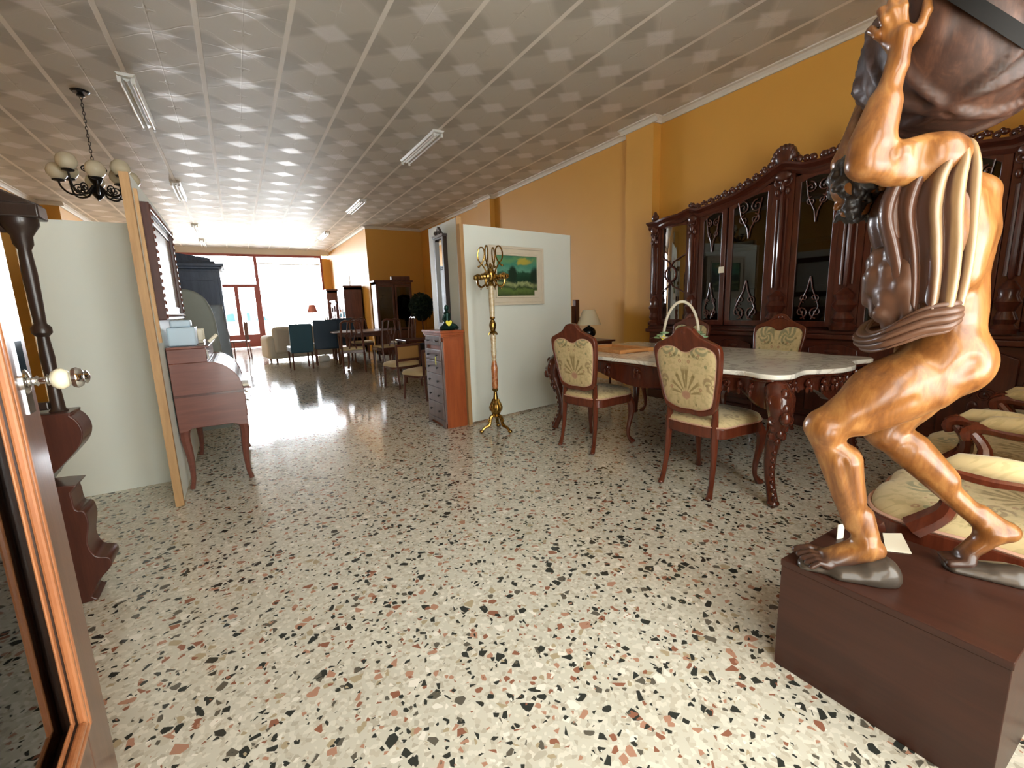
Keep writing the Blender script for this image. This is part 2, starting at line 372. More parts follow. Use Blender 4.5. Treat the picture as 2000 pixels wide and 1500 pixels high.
def thing(name, label, cat, loc=(0, 0, 0), rz=0, group=None, s=1):
    o = bpy.data.objects.new(name, None); COL.objects.link(o); o.location = loc; o.rotation_euler = (0, 0, rz); o.scale = (s, s, s)
    o.empty_display_size = .1; return tag(o, label, cat, group)
def tag(o, label, cat, group=None):
    o['label'] = label; o['category'] = cat
    if group: o['group'] = group
    return o
def struct(o): o['kind'] = 'structure'; return o
def tree(r):
    out = [r]
    for c in r.children: out += tree(c)
    return out
def dup(o, parent=None):
    c = o.copy(); COL.objects.link(c)
    if parent is not None: c.parent = parent
    for ch in list(o.children): dup(ch, c)
    return c
def put(o, loc, rz, label=None):
    o.location = loc; o.rotation_euler = (0, 0, rz)
    if label: o['label'] = label
    return o
def arc(cx, cz, R, a0, a1, n, R2=None):
    R2 = R2 or R
    return [(cx + R * math.cos(math.radians(a0 + (a1 - a0) * k / n)), cz + R2 * math.sin(math.radians(a0 + (a1 - a0) * k / n))) for k in range(n + 1)]
def smoothpts(pts, n=4, closed=True):
    P = [Vector(p + ((0,) if len(p) == 2 else ())) for p in pts]; m = len(P); out = []
    for k in range(m if closed else m - 1):
        g = (lambda i: P[i % m]) if closed else (lambda i: P[max(0, min(m - 1, i))])
        a, b, c, d = g(k - 1), g(k), g(k + 1), g(k + 2)
        for i in range(n):
            t = i / n; out.append(.5 * ((2 * b) + (c - a) * t + (2 * a - 5 * b + 4 * c - d) * t * t + (3 * b - a - 3 * c + d) * t ** 3))
    if not closed: out.append(P[-1])
    L = len(pts[0]); return [tuple(v)[:L] for v in out]
def RZ(a, loc=(0, 0, 0)): return Matrix.Translation(loc) @ Matrix.Rotation(a, 4, 'Z')

# ---------------------------------------------------------------- room shell
ZC = 3.3; WX = 4.66
struct(MB().box(-3.4, 5.0, -1.6, 18.3, -.12, 0).build('floor', M['floor'], smooth=False))
struct(MB().box(-3.4, 5.0, -.6, 17.95, ZC, ZC + .15).build('ceiling', M['ceiling'], smooth=False))
struct(MB().box(WX, WX + .2, -.6, 12.6, 0, ZC).build('wall_right', M['wall'], smooth=False))
struct(MB().box(3.13, WX, 12.4, 12.6, 0, ZC).build('wall_alcove', M['wall'], smooth=False))
struct(MB().box(3.13, 3.3, 12.6, 17.8, 0, ZC).build('wall_front_right', M['wall'], smooth=False))
struct(MB().box(-3.15, -2.93, -.6, 11.85, 0, ZC).build('wall_left', M['wall'], smooth=False))
struct(MB().box(-3.15, -2.58, 11.85, 17.8, 0, ZC).build('wall_front_left', M['wall'], smooth=False))
b = MB().box(4.53, WX, 4.05, 4.5, 0, ZC); struct(b.build('wall_pillar', M['wall'], smooth=False))
b = MB().box(4.55, WX, 8.2, 8.72, 0, ZC); struct(b.build('wall_pillar', M['wall'], smooth=False))
# unseen back wall: doorway, plus a display window added to light the statue
b = MB().box(-3.15, -.3, -.6, -.35, 0, ZC).box(2.05, WX, -.6, -.35, 0, ZC).box(-.3, 2.05, -.6, -.35, 2.75, ZC).box(.62, .80, -.6, -.35, 0, 2.75).box(.80, 2.05, -.6, -.35, 0, .35); struct(b.build('wall_back', M['wall'], smooth=False))
# window wall
struct(MB().box(-2.58, 3.13, 17.8, 17.95, 3.12, ZC).build('trim_20', M['cornice'], smooth=False))  # header above the window, its bloom put into the colour as white
b = MB().box(2.86, 3.13, 17.8, 17.95, 0, 3.02).box(-2.58, -1.6, 17.8, 17.95, 0, 3.12); struct(b.build('wall_front', M['wall'], smooth=False))
def coving(name, x0, y0, x1, y1, dx, dy):
    # quarter-round ceiling moulding from (x0,y0) to (x1,y1); (dx,dy) points into the room
    prof = [(0, 0), (.075, 0), (.075, -.012), (.05, -.02), (.028, -.042), (.02, -.062), (.0, -.062)]
    vs = [(x0 + a * dx, y0 + a * dy, ZC + z) for a, z in prof] + [(x1 + a * dx, y1 + a * dy, ZC + z) for a, z in prof]; n = len(prof)
    return struct(MB().add(vs, [tuple(range(n)), tuple(range(2 * n - 1, n - 1, -1))] + [(i, (i + 1) % n, (i + 1) % n + n, i + n) for i in range(n)]).build(name, M['cornice'], smooth=False))
seg = [((WX, -.35), (WX, 4.05), (-1, 0)), ((4.53, 3.975), (4.53, 4.575), (-1, 0)), ((WX, 4.5), (WX, 8.2), (-1, 0)), ((4.55, 8.125), (4.55, 8.795), (-1, 0)), ((WX, 8.72), (WX, 12.4), (-1, 0)),
       ((3.13, 12.4), (WX, 12.4), (0, -1)), ((3.13, 12.325), (3.13, 17.8), (-1, 0)), ((-2.93, -.35), (-2.93, 11.85), (1, 0)), ((-2.93, 11.85), (-2.505, 11.85), (0, -1)), ((-2.58, 11.85), (-2.58, 17.8), (1, 0)),
       ((4.53, 4.05), (WX, 4.05), (0, -1)), ((4.55, 8.2), (WX, 8.2), (0, -1))]
for k, (a, c, d) in enumerate(seg): coving('trim_%d' % (k + 1), a[0], a[1], c[0], c[1], d[0], d[1])

# shop window: glazed double door under a transom, and one wide pane
def window():
    Y0, Y1 = 17.83, 17.9
    w = MB().box(-1.6, 2.86, Y0, Y1, 3.04, 3.12).box(.70, .80, Y0, Y1, 0, 3.04).box(-1.6, -1.5, Y0, Y1, 0, 3.04).box(2.80, 2.86, Y0, Y1, 0, 3.04).box(.8, 2.80, Y0, Y1, .0, .18)
    w.box(-1.5, -.42, Y0, Y1, .0, .45)
    f = struct(w.build('window_1', M['redframe'], smooth=False))
    MB().box(.8, 2.80, 17.86, 17.865, .18, 3.04).build('pane', M['glass'], f, smooth=False)
    MB().box(-1.5, .70, 17.86, 17.865, 2.13, 3.04).build('pane', M['glass'], f, smooth=False)
    MB().box(-1.5, -.42, 17.86, 17.865, .45, 2.03).build('pane', M['glass'], f, smooth=False)
    MB().box(.82, 2.78, 17.76, 17.80, 2.78, 2.82).build('blind_rail', M['cornice'], f, smooth=False)
    d = MB().box(-.5, .70, Y0, Y1, 2.03, 2.13).box(-.5, -.42, Y0, Y1, 0, 2.03).box(.03, .15, Y0, Y1, .45, 2.03).box(.62, .70, Y0, Y1, 0, 2.03)
    d = struct(d.build('door_2', M['redframe'], smooth=False))
    for x0, x1 in ((-.42, .03), (.15, .62)):
        MB().box(x0, x1, 17.86, 17.865, .45, 2.03).build('pane', M['glass'], d, smooth=False)
    MB().box(-.42, .62, Y0 - .01, Y1, .02, .45).build('kick_panel', M['redkick'], d, smooth=False, bevel=.01)
    h = MB().tube([(.17, 17.80, 1.0), (.17, 17.77, 1.0), (.17, 17.77, 1.2), (.17, 17.80, 1.2)], .01); h.build('door_handle', M['chrome'], d)
window()
struct(MB().box(-8, 12, 18.0, 60, -.15, -.05).build('pavement', M['street'], smooth=False))
struct(MB().box(-8, 12, -40, -1.6, -.15, -.05).build('pavement', M['street'], smooth=False))

# near glazed door, standing open on the left: hinge edge towards the camera, lock edge at (-.32, 1.16)
def near_door():
    ang = math.atan2(-1.0, .055)      # from the lock edge to the hinge edge
    X = Matrix.Translation((-.357, 1.165, 0)) @ Matrix.Rotation(ang, 4, 'Z')   # local x runs from lock edge to hinge edge; local y = +X world side
    W = 1.15; T = .042; st = .135; H = 2.25
    root = struct(MB().box(0, st, -T / 2, T / 2, .02, H, X).box(W - st, W, -T / 2, T / 2, .02, H, X).box(st, W - st, -T / 2, T / 2, .02, .40, X).box(st, W - st, -T / 2, T / 2, H - .12, H, X).build('door_1', M['doorwood'], smooth=False, bevel=.004))
    for (a, dz, k) in ((0.0, 0.0, .012), (.014, .014, .018), (.032, .032, .010)):
        x0, x1, z0, z1 = st - .004 + a, W - st + .004 - a, .396 + dz, H - .116 - dz; w = .013
        q = MB()
        for s in (-1, 1):
            y0, y1 = sorted((s * (T / 2 - .004), s * (T / 2 + k - .002 - a * .5)))
            q.box(x0, x0 + w, y0, y1, z0, z1, X).box(x1 - w, x1, y0, y1, z0, z1, X).box(x0 + w, x1 - w, y0, y1, z0, z0 + w, X).box(x0 + w, x1 - w, y0, y1, z1 - w, z1, X)
        q.build('glazing_bead', M['doorbead'], root, smooth=False, bevel=.004)
    MB().box(st, W - st, -.003, .003, .40, H - .12, X).build('glass_pane', M['glass'], root, smooth=False)
    hz = 1.035
    hX = X @ Matrix.Translation((.05, T / 2, hz)) @ Matrix.Rotation(-PI / 2, 4, 'X') @ Matrix.Scale(.8, 4)
    h = MB().lathe([(.027, -.001), (.027, .004), (.02, .008), (.009, .010), (.009, .016), (.012, .020), (.008, .024), (.008, .034), (.013, .037), (.010, .041)], n=24, X=hX)
    h = h.box(-.022, .022, -.09, .07, -.001, .003, hX).build('door_handle', M['chrome'], root, bevel=0)
    MB().lathe([(.008, .04), (.018, .044), (.024, .054), (.024, .062), (.018, .071), (.010, .075)], n=24, X=hX).build('grip', M['porcelain'], h)
    MB().lathe([(.012, .073), (.021, .078), (.024, .086), (.020, .094), (.012, .098), (.016, .101), (.010, .106), (.003, .108)], n=24, X=hX).build('knob_cap', M['chrome'], h)
    # the same set on the far face
    hX2 = hX @ Matrix.Translation((0, 0, -T)) @ Matrix.Rotation(PI, 4, 'X')
    MB().lathe([(.027, -.001), (.027, .004), (.02, .008), (.009, .010), (.008, .034), (.018, .044), (.024, .058), (.018, .071), (.010, .098), (.003, .1)], n=24, X=hX2).build('door_handle', M['chrome'], root)
near_door()
# ---------------------------------------------------------------- dining chairs
def dining_chair(label, group):
    """faces +Y, origin on the floor under the seat centre"""
    t = thing('dining_chair', label, 'chair', group=group)
    zs = .43
    # curved trapezoid seat
    seat = smoothpts([(-.17, -.20), (.17, -.20), (.22, -.02), (.235, .14), (.17, .235), (0, .255), (-.17, .235), (-.235, .14), (-.22, -.02)], 4)
    rail_in = [(a * .9, b * .9) for a, b in seat]
    MB().ring([(a, b) for a, b in seat], rail_in, zs - .075, zs - .012, 'xy').build('seat_rail', M['chairwood'], t, bevel=.006)
    MB().cushion([(a * .985, b * .985) for a, b in seat], zs - .012, .055, 'xy').build('seat', M['floral'], t)
    MB().tube([(a * .99, b * .99, zs - .008) for a, b in seat], .005, 5, True).build('seat_piping', M['gimp'], t)
    # tilted back
    B = Matrix.Translation((0, -.195, zs + .05)) @ Matrix.Rotation(math.radians(9), 4, 'X')
    half = [(0, -.0), (.07, -.005), (.13, .012), (.165, .04), (.190, .15), (.210, .28), (.216, .375), (.200, .415), (.145, .440), (.085, .470), (.045, .510), (0, .52)]
    outl = half + [(-a, b) for a, b in half[-2:0:-1]]
    ih = [(0, .032), (.06, .030), (.115, .045), (.148, .07), (.168, .153), (.187, .28), (.190, .355), (.165, .392), (.115, .408), (.065, .402), (.028, .380), (0, .374)]
    inn = ih + [(-a, b) for a, b in ih[-2:0:-1]]
    o = smoothpts(outl, 3); i = smoothpts(inn, 3)
    MB().ring(o, i, -.022, .016, 'xz', B).build('back_frame', M['chairwood'], t, bevel=.008, seg=3)
    MB().cushion(i, -.012, -.022, 'xz', B).cushion(i, .006, .030, 'xz', B).build('backrest', M['floral'], t)
    MB().tube([(a * .99, -.016, .005 + b * .985) for a, b in i], .005, 5, True, B).build('back_piping', M['gimp'], t)
    c = MB()   # carved crest leaf
    c.ell((0, -.0, .49), (.03, .026, .026), 10, 6, B)
    for s in (-1, 1):
        c.tube([B @ Vector((s * .02, -.0, .49)), B @ Vector((s * .07, -.0, .462)), B @ Vector((s * .12, -.0, .43)), B @ Vector((s * .165, 0, .405))], [.022, .018, .014, .008], 8)
    c.build('crest', M['chairwood'], t)
    for s in (-1, 1):
        pts = [(s * .15, -.185, zs + .10), (s * .152, -.188, zs + .0), (s * .155, -.19, zs - .10), (s * .158, -.195, .20), (s * .162, -.215, .08), (s * .166, -.235, .012)]
        MB().tube(pts, [.016, .022, .022, .017, .015, .018], 8).ell((s * .166, -.238, .012), (.019, .022, .012)).build('leg', M['chairwood'], t)
        pts = [(s * .195, .165, zs - .03), (s * .215, .195, zs - .10), (s * .21, .20, .25), (s * .195, .185, .13), (s * .195, .19, .06), (s * .21, .215, .015)]
        MB().tube(smoothpts(pts, 3, False), [.03, .03, .031, .031, .03, .028, .024, .021, .019, .017, .015, .0145, .014, .016, .019, .021], 8).ell((s * .212, .222, .016), (.022, .026, .016)).build('leg', M['chairwood'], t)
    return t
G = 'red-brown dining chairs with floral upholstery around the marble table'
ch = dining_chair('floral dining chair nearest the statue, its back turned to the open floor', G)
put(ch, (2.42, 1.67, 0), math.radians(-88))
put(dup(ch), (2.40, 2.70, 0), math.radians(-80), 'floral dining chair with its back to the room, beside the white screen and brass stand')
put(dup(ch), (3.74, 2.12, 0), math.radians(92), 'floral dining chair behind the table in front of the carved cabinet centre')
put(dup(ch), (3.74, 3.02, 0), math.radians(90), 'floral dining chair behind the ceramic basket at the cabinet left end')

# ---------------------------------------------------------------- marble table
def dining_table():
    cx, cy = 2.92, 2.25
    t = thing('dining_table', 'carved red-brown dining table with a white scalloped marble top', 'table', (cx, cy, 0))
    q = [(.58, 0), (.60, .30), (.585, .55), (.545, .72), (.53, .80), (.565, .90), (.55, .985), (.47, 1.03), (.36, 1.01), (.27, 1.0), (.20, 1.04), (.10, 1.085), (0, 1.095)]
    full = q + [(-a, b) for a, b in q[-2::-1]]; full = full + [(a, -b) for a, b in full[-2:0:-1]]
    o = smoothpts(full, 3)
    MB().prism(o, .708, .735, 'xy').build('tabletop', M['marble'], t, bevel=.007, seg=3)
    MB().prism([(a * .965, b * .975) for a, b in o], .690, .708, 'xy').build('top_moulding', M['tablewood'], t, bevel=.005)
    # deep carved apron following the top
    ap = [(a * .90, b * .93) for a, b in o]; m = len(ap); mb = MB(); vs = []; f = []
    for k, (a, b) in enumerate(ap):
        ph = (k / m) * 2 * PI; dep = .105 + .035 * math.cos(ph * 8) + .02 * math.cos(ph * 16)
        for sc_, z in ((1, .692), (1.0, .67), (.99, .692 - dep * .6), (1.0, .692 - dep), (.96, .692 - dep), (.95, .692)): vs.append((a * sc_, b * sc_, z))
    for k in range(m):
        j = (k + 1) % m
        for i in range(6): f.append((k * 6 + i, j * 6 + i, j * 6 + (i + 1) % 6, k * 6 + (i + 1) % 6))
    mb.add(vs, f).build('apron', M['tablewood'], t)
    c = MB()
    for k in range(0, m, 3):
        a, b = ap[k]; nx, ny = a, b; L = math.hypot(nx, ny); nx /= L; ny /= L
        if abs(b) > .72: nx, ny = 0, math.copysign(1, b)
        else: nx, ny = math.copysign(1, a), 0
        X = Matrix.Translation((a + nx * .004, b + ny * .004, .645)) @ Matrix.Rotation(math.atan2(ny, nx) - PI / 2, 4, 'Z')
        s = 1 if (k // 3) % 2 else -1
        c.scroll((0, 0), .03, 1.2, .0075, 0 if s > 0 else PI, s, 'xz', 0, X)
        c.ell((s * .03, .004, -.03), (.012, .01, .026), 8, 5, X).ell((-s * .02, .004, -.035), (.008, .01, .02), 8, 5, X)
    c.build('carving', M['tablewood'], t)
    for sx_ in (-1, 1):
        for s2 in (-1, 1):
            d = Vector((sx_ * .6, s2 * .8, 0)).normalized(); base = Vector((sx_ * .485, s2 * .955, 0))
            prof = [(.66, .0, .062), (.61, .045, .070), (.55, .062, .066), (.49, .055, .052), (.43, .03, .045), (.34, .005, .036), (.25, -.012, .031), (.17, -.008, .028), (.10, .015, .026), (.05, .04, .028), (.015, .052, .030)]
            pts = [base + d * k + Vector((0, 0, z)) for z, k, r in prof]
            mb = MB().tube([tuple(p) for p in smoothpts([tuple(p) for p in pts], 3, False)], [prof[min(len(prof) - 1, int(k / 3))][2] * (1 - (k % 3) / 3) + prof[min(len(prof) - 1, int(k / 3) + 1)][2] * (k % 3) / 3 for k in range((len(prof) - 1) * 3 + 1)], 10)
            side = Vector((-d.y, d.x, 0)); rot = math.atan2(d.y, d.x) - PI / 2
            def at(k, z, s=0): return base + d * k + side * s + Vector((0, 0, z))
            for s in (-1, 1):
                X = Matrix.Translation(at(.085, .60, s * .036)) @ Matrix.Rotation(rot + s * .5, 4, 'Z')
                mb.scroll((0, 0), .034, 1.3, .010, PI / 2, s, 'xz', 0, X)
                X = Matrix.Translation(at(.085, .50, s * .04)) @ Matrix.Rotation(rot + s * .6, 4, 'Z')
                mb.scroll((0, 0), .026, 1.3, .009, -PI / 2, -s, 'xz', 0, X)
                for z, k in ((.655, .04), (.45, .06), (.40, .045)): mb.ell(tuple(at(k, z, s * .03)), (.02, .02, .028), 8, 5)
            for z, k, r in ((.635, .095, .026), (.565, .115, .022), (.515, .12, .030), (.42, .075, .020), (.37, .05, .017), (.30, .03, .014), (.255, .02, .013), (.21, .015, .013), (.17, .02, .012), (.13, .03, .013), (.09, .05, .014), (.05, .068, .017)):
                mb.ell(tuple(at(k, z)), (r, r, r * 1.3), 8, 5)
            mb.ell(tuple(at(.055, .022)), (.034, .034, .022))
            mb.build('leg', M['tablewood'], t)
    return t
dining_table()
# board and paper on the table
b = MB().box(-.03, .03, 0, .50, 0, .03).box(.03, .26, 0, .5, .0, .012).box(.26, .32, 0, .5, 0, .03); b.box(.03, .26, 0, .05, .0, .03).box(.03, .26, .45, .5, .0, .03)
o = b.build('wooden_tray', M['boardwood'], smooth=False, bevel=.003); put(o, (2.56, 2.55, .7355), math.radians(-4))
tag(o, 'orange wood framed tray lying on the far end of the marble table', 'tray')
# ceramic basket
def basket():
    t = thing('ceramic_basket', 'white glazed ceramic basket with tall arched handle on the marble table', 'basket', (3.0, 2.36, .7355), math.radians(-45))
    t.scale = (1.25, 1.25, 1.3)
    prof = [(.03, 0), (.055, .004), (.05, .015), (.06, .04), (.085, .065), (.11, .085), (.104, .088), (.078, .07), (.05, .045), (.02, .03)]
    n = 28; vs = []; f = []
    for r, z in prof:
        for i in range(n):
            a = 2 * PI * i / n; k = 1 + (.08 * math.cos(a * 7) if r > .07 else 0); vs.append((r * k * math.cos(a) * 1.25, r * k * math.sin(a) * .9, z + (.012 * math.cos(a * 2) if r > .07 else 0)))
    for k in range(len(prof) - 1):
        for i in range(n): f.append((k * n + i, k * n + (i + 1) % n, (k + 1) * n + (i + 1) % n, (k + 1) * n + i))
    f.append(tuple(range(n - 1, -1, -1))); f.append(tuple(range((len(prof) - 1) * n, len(prof) * n)))
    MB().add(vs, f).build('bowl', M['ceramic'], t)
    hp = [(.105 * math.cos(math.radians(a)), 0, .085 + .215 * math.sin(math.radians(a))) for a in range(0, 181, 9)]
    MB().tube(hp, .0085, 8).build('handle', M['ceramic'], t)
    l = MB()
    for s in (-1, 1):
        for dx, dz, a in ((.12, .10, .3), (.10, .115, -.4), (.135, .085, .9)):
            l.ell((s * dx, .02 * a, dz), (.03, .016, .008), 8, 5)
    l.build('leaf_decoration', M['greenglaze'], t)
basket()
o = MB().prism([(-.02, .0), (0, -.026), (.02, 0), (0, .026)], -.001, .001, 'xz').build('price_tag', M['yellow'], smooth=False)
put(o, (2.868, 2.42, .845), math.radians(-50)); tag(o, 'yellow diamond price tag hanging from the ceramic basket', 'tag')

# ---------------------------------------------------------------- large carved cabinet along the right wall
def cabinet():
    t = thing('display_cabinet', 'very large dark mahogany wall cabinet with carved crest and glazed doors', 'cabinet', (4.20, 2.0, 0))
    # local x: depth into the wall, local y: along the wall; centre bay at y=0
    E_ = 1.74
    MB().box(-.04, .44, -E_, E_, .0, .10).box(-.02, .44, -E_, E_, .10, .78).box(-.07, .44, -E_ - .02, E_ + .02, .78, .82).box(-.05, .44, -E_, E_, .82, .85).build('base', M['mahogany_x'], t, smooth=False, bevel=.008)
    b = MB()
    ys = [-1.64, -1.08, -.62, 0, .62, 1.08, 1.64]
    for k in range(8):
        y = -1.52 + k * .435
        o_ = [(y - .18, .16), (y + .18, .16), (y + .18, .70), (y + .09, .735), (y, .74), (y - .09, .735), (y - .18, .70)]
        d = b.prism(o_, -.045, -.02, 'yz')
    b.build('door', M['mahogany'], t, bevel=.006)
    c = MB()
    for k in range(8):
        y = -1.52 + k * .435
        for s in (-1, 1):
            c.scroll((y + s * .05, .45), .05, 1.2, .009, 0 if s > 0 else PI, s, 'yz', -.047)
            c.scroll((y + s * .05, .60), .035, 1.1, .008, 0, -s, 'yz', -.047)
        c.ell((-.047, y, .36), (.012, .03, .05)).ell((-.047, y, .68), (.012, .06, .02))
    c.build('carving', M['mahogany'], t)
    # upper carcass: back, ends, shelves
    MB().box(.42, .44, -E_, E_, .85, 2.02).box(.0, .42, -E_, -E_ + .03, .85, 2.0).box(.0, .42, E_ - .03, E_, .85, 2.0).box(.02, .42, -E_, E_, .85, .87).box(.06, .42, -E_, E_, 1.23, 1.25).box(.06, .42, -E_, E_, 1.62, 1.64).build('carcass', M['mahogany_x'], t, smooth=False)
    # posts (turned / fluted)
    def post(y, w, ztop, centre):
        p = MB().box(-.03, .10, y - w / 2, y + w / 2, .85, ztop)
        p.tube([(-.035, y - w * .22, 1.22), (-.035, y - w * .22, ztop - .25)], .012).tube([(-.035, y + w * .22, 1.22), (-.035, y + w * .22, ztop - .25)], .012)
        p.tube([(-.04, y, 1.2), (-.045, y, 1.22), (-.045, y, ztop - .22), (-.04, y, ztop - .2)], [.01, .018, .018, .01])
        p.lathe([(w * .5, 0), (w * .55, .03), (w * .35, .06), (w * .45, .09), (w * .3, .14), (w * .5, .20), (w * .35, .24), (w * .42, .28), (.02, .33)], (-.03, y, .86), 12)
        for s in (-1, 1):
            p.scroll((y + s * w * .2, ztop - .10), w * .34, 1.3, .010, PI / 2, s, 'yz', -.045); p.ell((-.045, y + s * w * .25, ztop - .19), (.018, .018, .03))
        p.ell((-.05, y, ztop - .06), (.03, w * .4, .045)).ell((-.05, y, ztop - .15), (.02, .02, .045))
        p.build('post', M['mahogany'], t)
    for s in (-1, 1):
        post(s * 1.665, .13, 1.98, 0); post(s * 1.17, .13, 2.02, 0); post(s * .27, .18, 2.22, 1)
    # glazed doors: (y0, y1, top z at y0, top z at y1)
    def door(y0, y1, za, zb, glassm, curved=0):
        st = .05; zt = lambda y: za + (zb - za) * (y - y0) / (y1 - y0)
        N = 8; top = [(y0 + (y1 - y0) * k / N, zt(y0 + (y1 - y0) * k / N) + .025 * math.sin(PI * k / N)) for k in range(N + 1)]
        out = [(y0, .875)] + [(y1, .875)] + top[::-1]
        inn = [(y0 + st, .925), (y1 - st, .925)] + [(y0 + st + (y1 - y0 - 2 * st) * (N - k) / N, zt(y1 - (y1 - y0) * k / N) - .055 + .03 * math.sin(PI * k / N)) for k in range(N + 1)]
        dx = -.012
        d = MB().ring(out, inn, dx - .012, dx + .016, 'yz').build('door', M['mahogany'], t, bevel=.005)
        MB().prism(inn, dx, dx + .003, 'yz').build('glass', glassm, d, smooth=False)
        ym = (y0 + y1) / 2; w = (y1 - y0) / 2 - st; zz = zt(ym) - .05
        c = MB()
        for s in (-1, 1):
            c.scroll((ym + s * w * .42, zz - .06), w * .36, 1.3, .006, PI / 2, s, 'yz', dx - .012)
            c.scroll((ym + s * w * .34, zz - .17), w * .28, 1.3, .005, PI / 2, -s, 'yz', dx - .012)
            c.scroll((ym + s * w * .45, 1.00), w * .40, 1.3, .006, -PI / 2, -s, 'yz', dx - .012)
            c.scroll((ym + s * w * .32, 1.12), w * .28, 1.2, .005, -PI / 2, s, 'yz', dx - .012)
            c.tube([(dx - .012, ym + s * w * .2, .94), (dx - .012, ym + s * w * .6, 1.05), (dx - .012, ym + s * w * .15, 1.2), (dx - .012, ym, 1.30)], .005)
            c.tube([(dx - .012, ym + s * w * .7, zz), (dx - .012, ym + s * w * .5, zz - .14), (dx - .012, ym + s * w * .1, zz - .25), (dx - .012, ym, zz - .34)], .005)
        c.build('tracery', M['mahogany'], d)
        return d
    door(-.18, .18, 2.13, 2.13, M['cabglass'])
    for s in (-1, 1):
        for y0, y1, za, zb, gm in ((.36, .78, 2.12, 2.03, M['cabglass']), (.80, 1.10, 2.02, 1.97, M['cabglass'])):
            if s > 0: door(y0, y1, za, zb, gm)
            else: door(-y1, -y0, zb, za, gm)
        # bowed end bay with bent glass
        yA, yB = (1.235, 1.60) if s > 0 else (-1.60, -1.235); N = 10
        cur = [(-.055 * math.sin(PI * k / N) - .005, yA + (yB - yA) * k / N) for k in range(N + 1)]
        def strip(z0, z1, off=0, th=.02):
            o_ = [(x + off, y) for x, y in cur] + [(x + off + th, y) for x, y in cur[::-1]]; return o_, z0, z1
        d = MB()
        for z0, z1, th in ((.87, .93, .03), (1.92, 1.985, .03)): d.prism(strip(z0, z1, 0, th)[0], z0, z1, 'xy')
        d.box(-.015, .02, yA, yA + .04, .93, 1.92).box(-.015, .02, yB - .04, yB, .93, 1.92)
        d = d.build('door', M['mahogany'], t, bevel=.004)
        MB().prism([(x + .004, y) for x, y in cur] + [(x + .007, y) for x, y in cur[::-1]], .93, 1.92, 'xy').build('glass', M['glass_refl'], d)
        ym = (yA + yB) / 2; q = MB()
        q.tube([(-.065, ym + .07 * math.cos(a * PI / 10), 1.42 + .08 * math.sin(a * PI / 10)) for a in range(20)], .010, closed=True)
        for s2 in (-1, 1): q.tube([(-.065, ym, 1.42 + s2 * .08), (-.062, ym + .03, 1.42 + s2 * .13), (-.05, ym + .11, 1.42 + s2 * .17), (-.02, yB - .03, 1.42 + s2 * .2)], .007).tube([(-.065, ym, 1.42 + s2 * .08), (-.062, ym - .03, 1.42 + s2 * .13), (-.05, ym - .11, 1.42 + s2 * .17), (-.02, yA + .03, 1.42 + s2 * .2)], .007)
        q.build('tracery', M['mahogany'], d)
    # cornice with carved crest
    def crest_z(y):
        y = abs(y)
        ks = [(0, 2.20), (.10, 2.205), (.2, 2.24), (.27, 2.26), (.36, 2.22), (.5, 2.15), (.7, 2.09), (.9, 2.06), (1.1, 2.03), (1.2, 2.06), (1.3, 2.02), (1.6, 2.0), (1.74, 2.0)]
        for (a, za), (b_, zb) in zip(ks, ks[1:]):
            if a <= y <= b_: return za + (zb - za) * (y - a) / (b_ - a)
        return 2.0
    N = 116; vs = []; f = []
    for k in range(N + 1):
        y = -E_ - .02 + (2 * E_ + .04) * k / N; z = crest_z(min(abs(y), 1.74)); bow = .05 * math.sin(PI * min(1, max(0, (abs(y) - 1.2) / .42))) if abs(y) > 1.2 else 0
        for x, dz in ((.42, -.06), (-.03, -.075), (-.05, -.05), (-.045, -.03), (-.085, -.005), (-.09, .012), (-.05, .02), (.42, .02)): vs.append((x - (bow if x < 0 else 0), y, z + dz))
    for k in range(N):
        for i in range(8): f.append((k * 8 + i, k * 8 + (i + 1) % 8, (k + 1) * 8 + (i + 1) % 8, (k + 1) * 8 + i))
    f += [tuple(range(8)), tuple(range(N * 8 + 7, N * 8 - 1, -1))]
    MB().add(vs, f).build('cornice', M['mahogany_x'], t, ang=.5)
    c = MB()
    for s in (-1, 1):
        # shell over each centre post
        yc = s * .27
        for k in range(-4, 5):
            a = k * .36; c.ell((-.05, yc + .085 * math.sin(a), 2.30 + .075 * math.cos(a)), (.03, .024, .04), 8, 5)
        c.ell((-.055, yc, 2.31), (.035, .085, .075), 12, 8)
        for q in (-1, 1): c.scroll((yc + q * .115, 2.27), .04, 1.3, .013, PI / 2, q, 'yz', -.05)
        y = .42
        while y < 1.2:      # leaf carving running down to the sides
            z = crest_z(y) + .035; k = .9 if y < .8 else .65
            c.scroll((s * y, z), .040 * k, 1.2, .014 * k, 0 if s > 0 else PI, s, 'yz', -.05); c.ell((-.05, s * (y + .035), z + .012), (.02, .032 * k, .028 * k), 8, 5)
            c.ell((-.05, s * (y + .02), z + .04 * k), (.018, .02 * k, .022 * k), 8, 5)
            y += .075
        for yy in (1.17, 1.66): c.ell((-.05, s * yy, 2.055), (.03, .05, .04)).ell((-.05, s * yy, 2.09), (.02, .024, .03))
        y = .04
        while y < .2:
            c.ell((-.05, s * y, 2.245 + y * .1), (.02, .03, .03), 8, 5); y += .055
    c.scroll((.05, 2.25), .035, 1.2, .012, PI, 1, 'yz', -.05).scroll((-.05, 2.25), .035, 1.2, .012, 0, -1, 'yz', -.05)
    c.build('crest', M['mahogany'], t)
M['glass_refl'] = mk_glass('bent glass', (.4, .36, .34, 1), .35)
cabinet()
o = MB().box(-.001, .001, -.028, .028, -.03, .03).build('price_tag', M['paper'], smooth=False); put(o, (4.172, 2.83, 1.42), 0)
tag(o, 'small square white paper tag stuck on the carved cabinet door', 'tag')
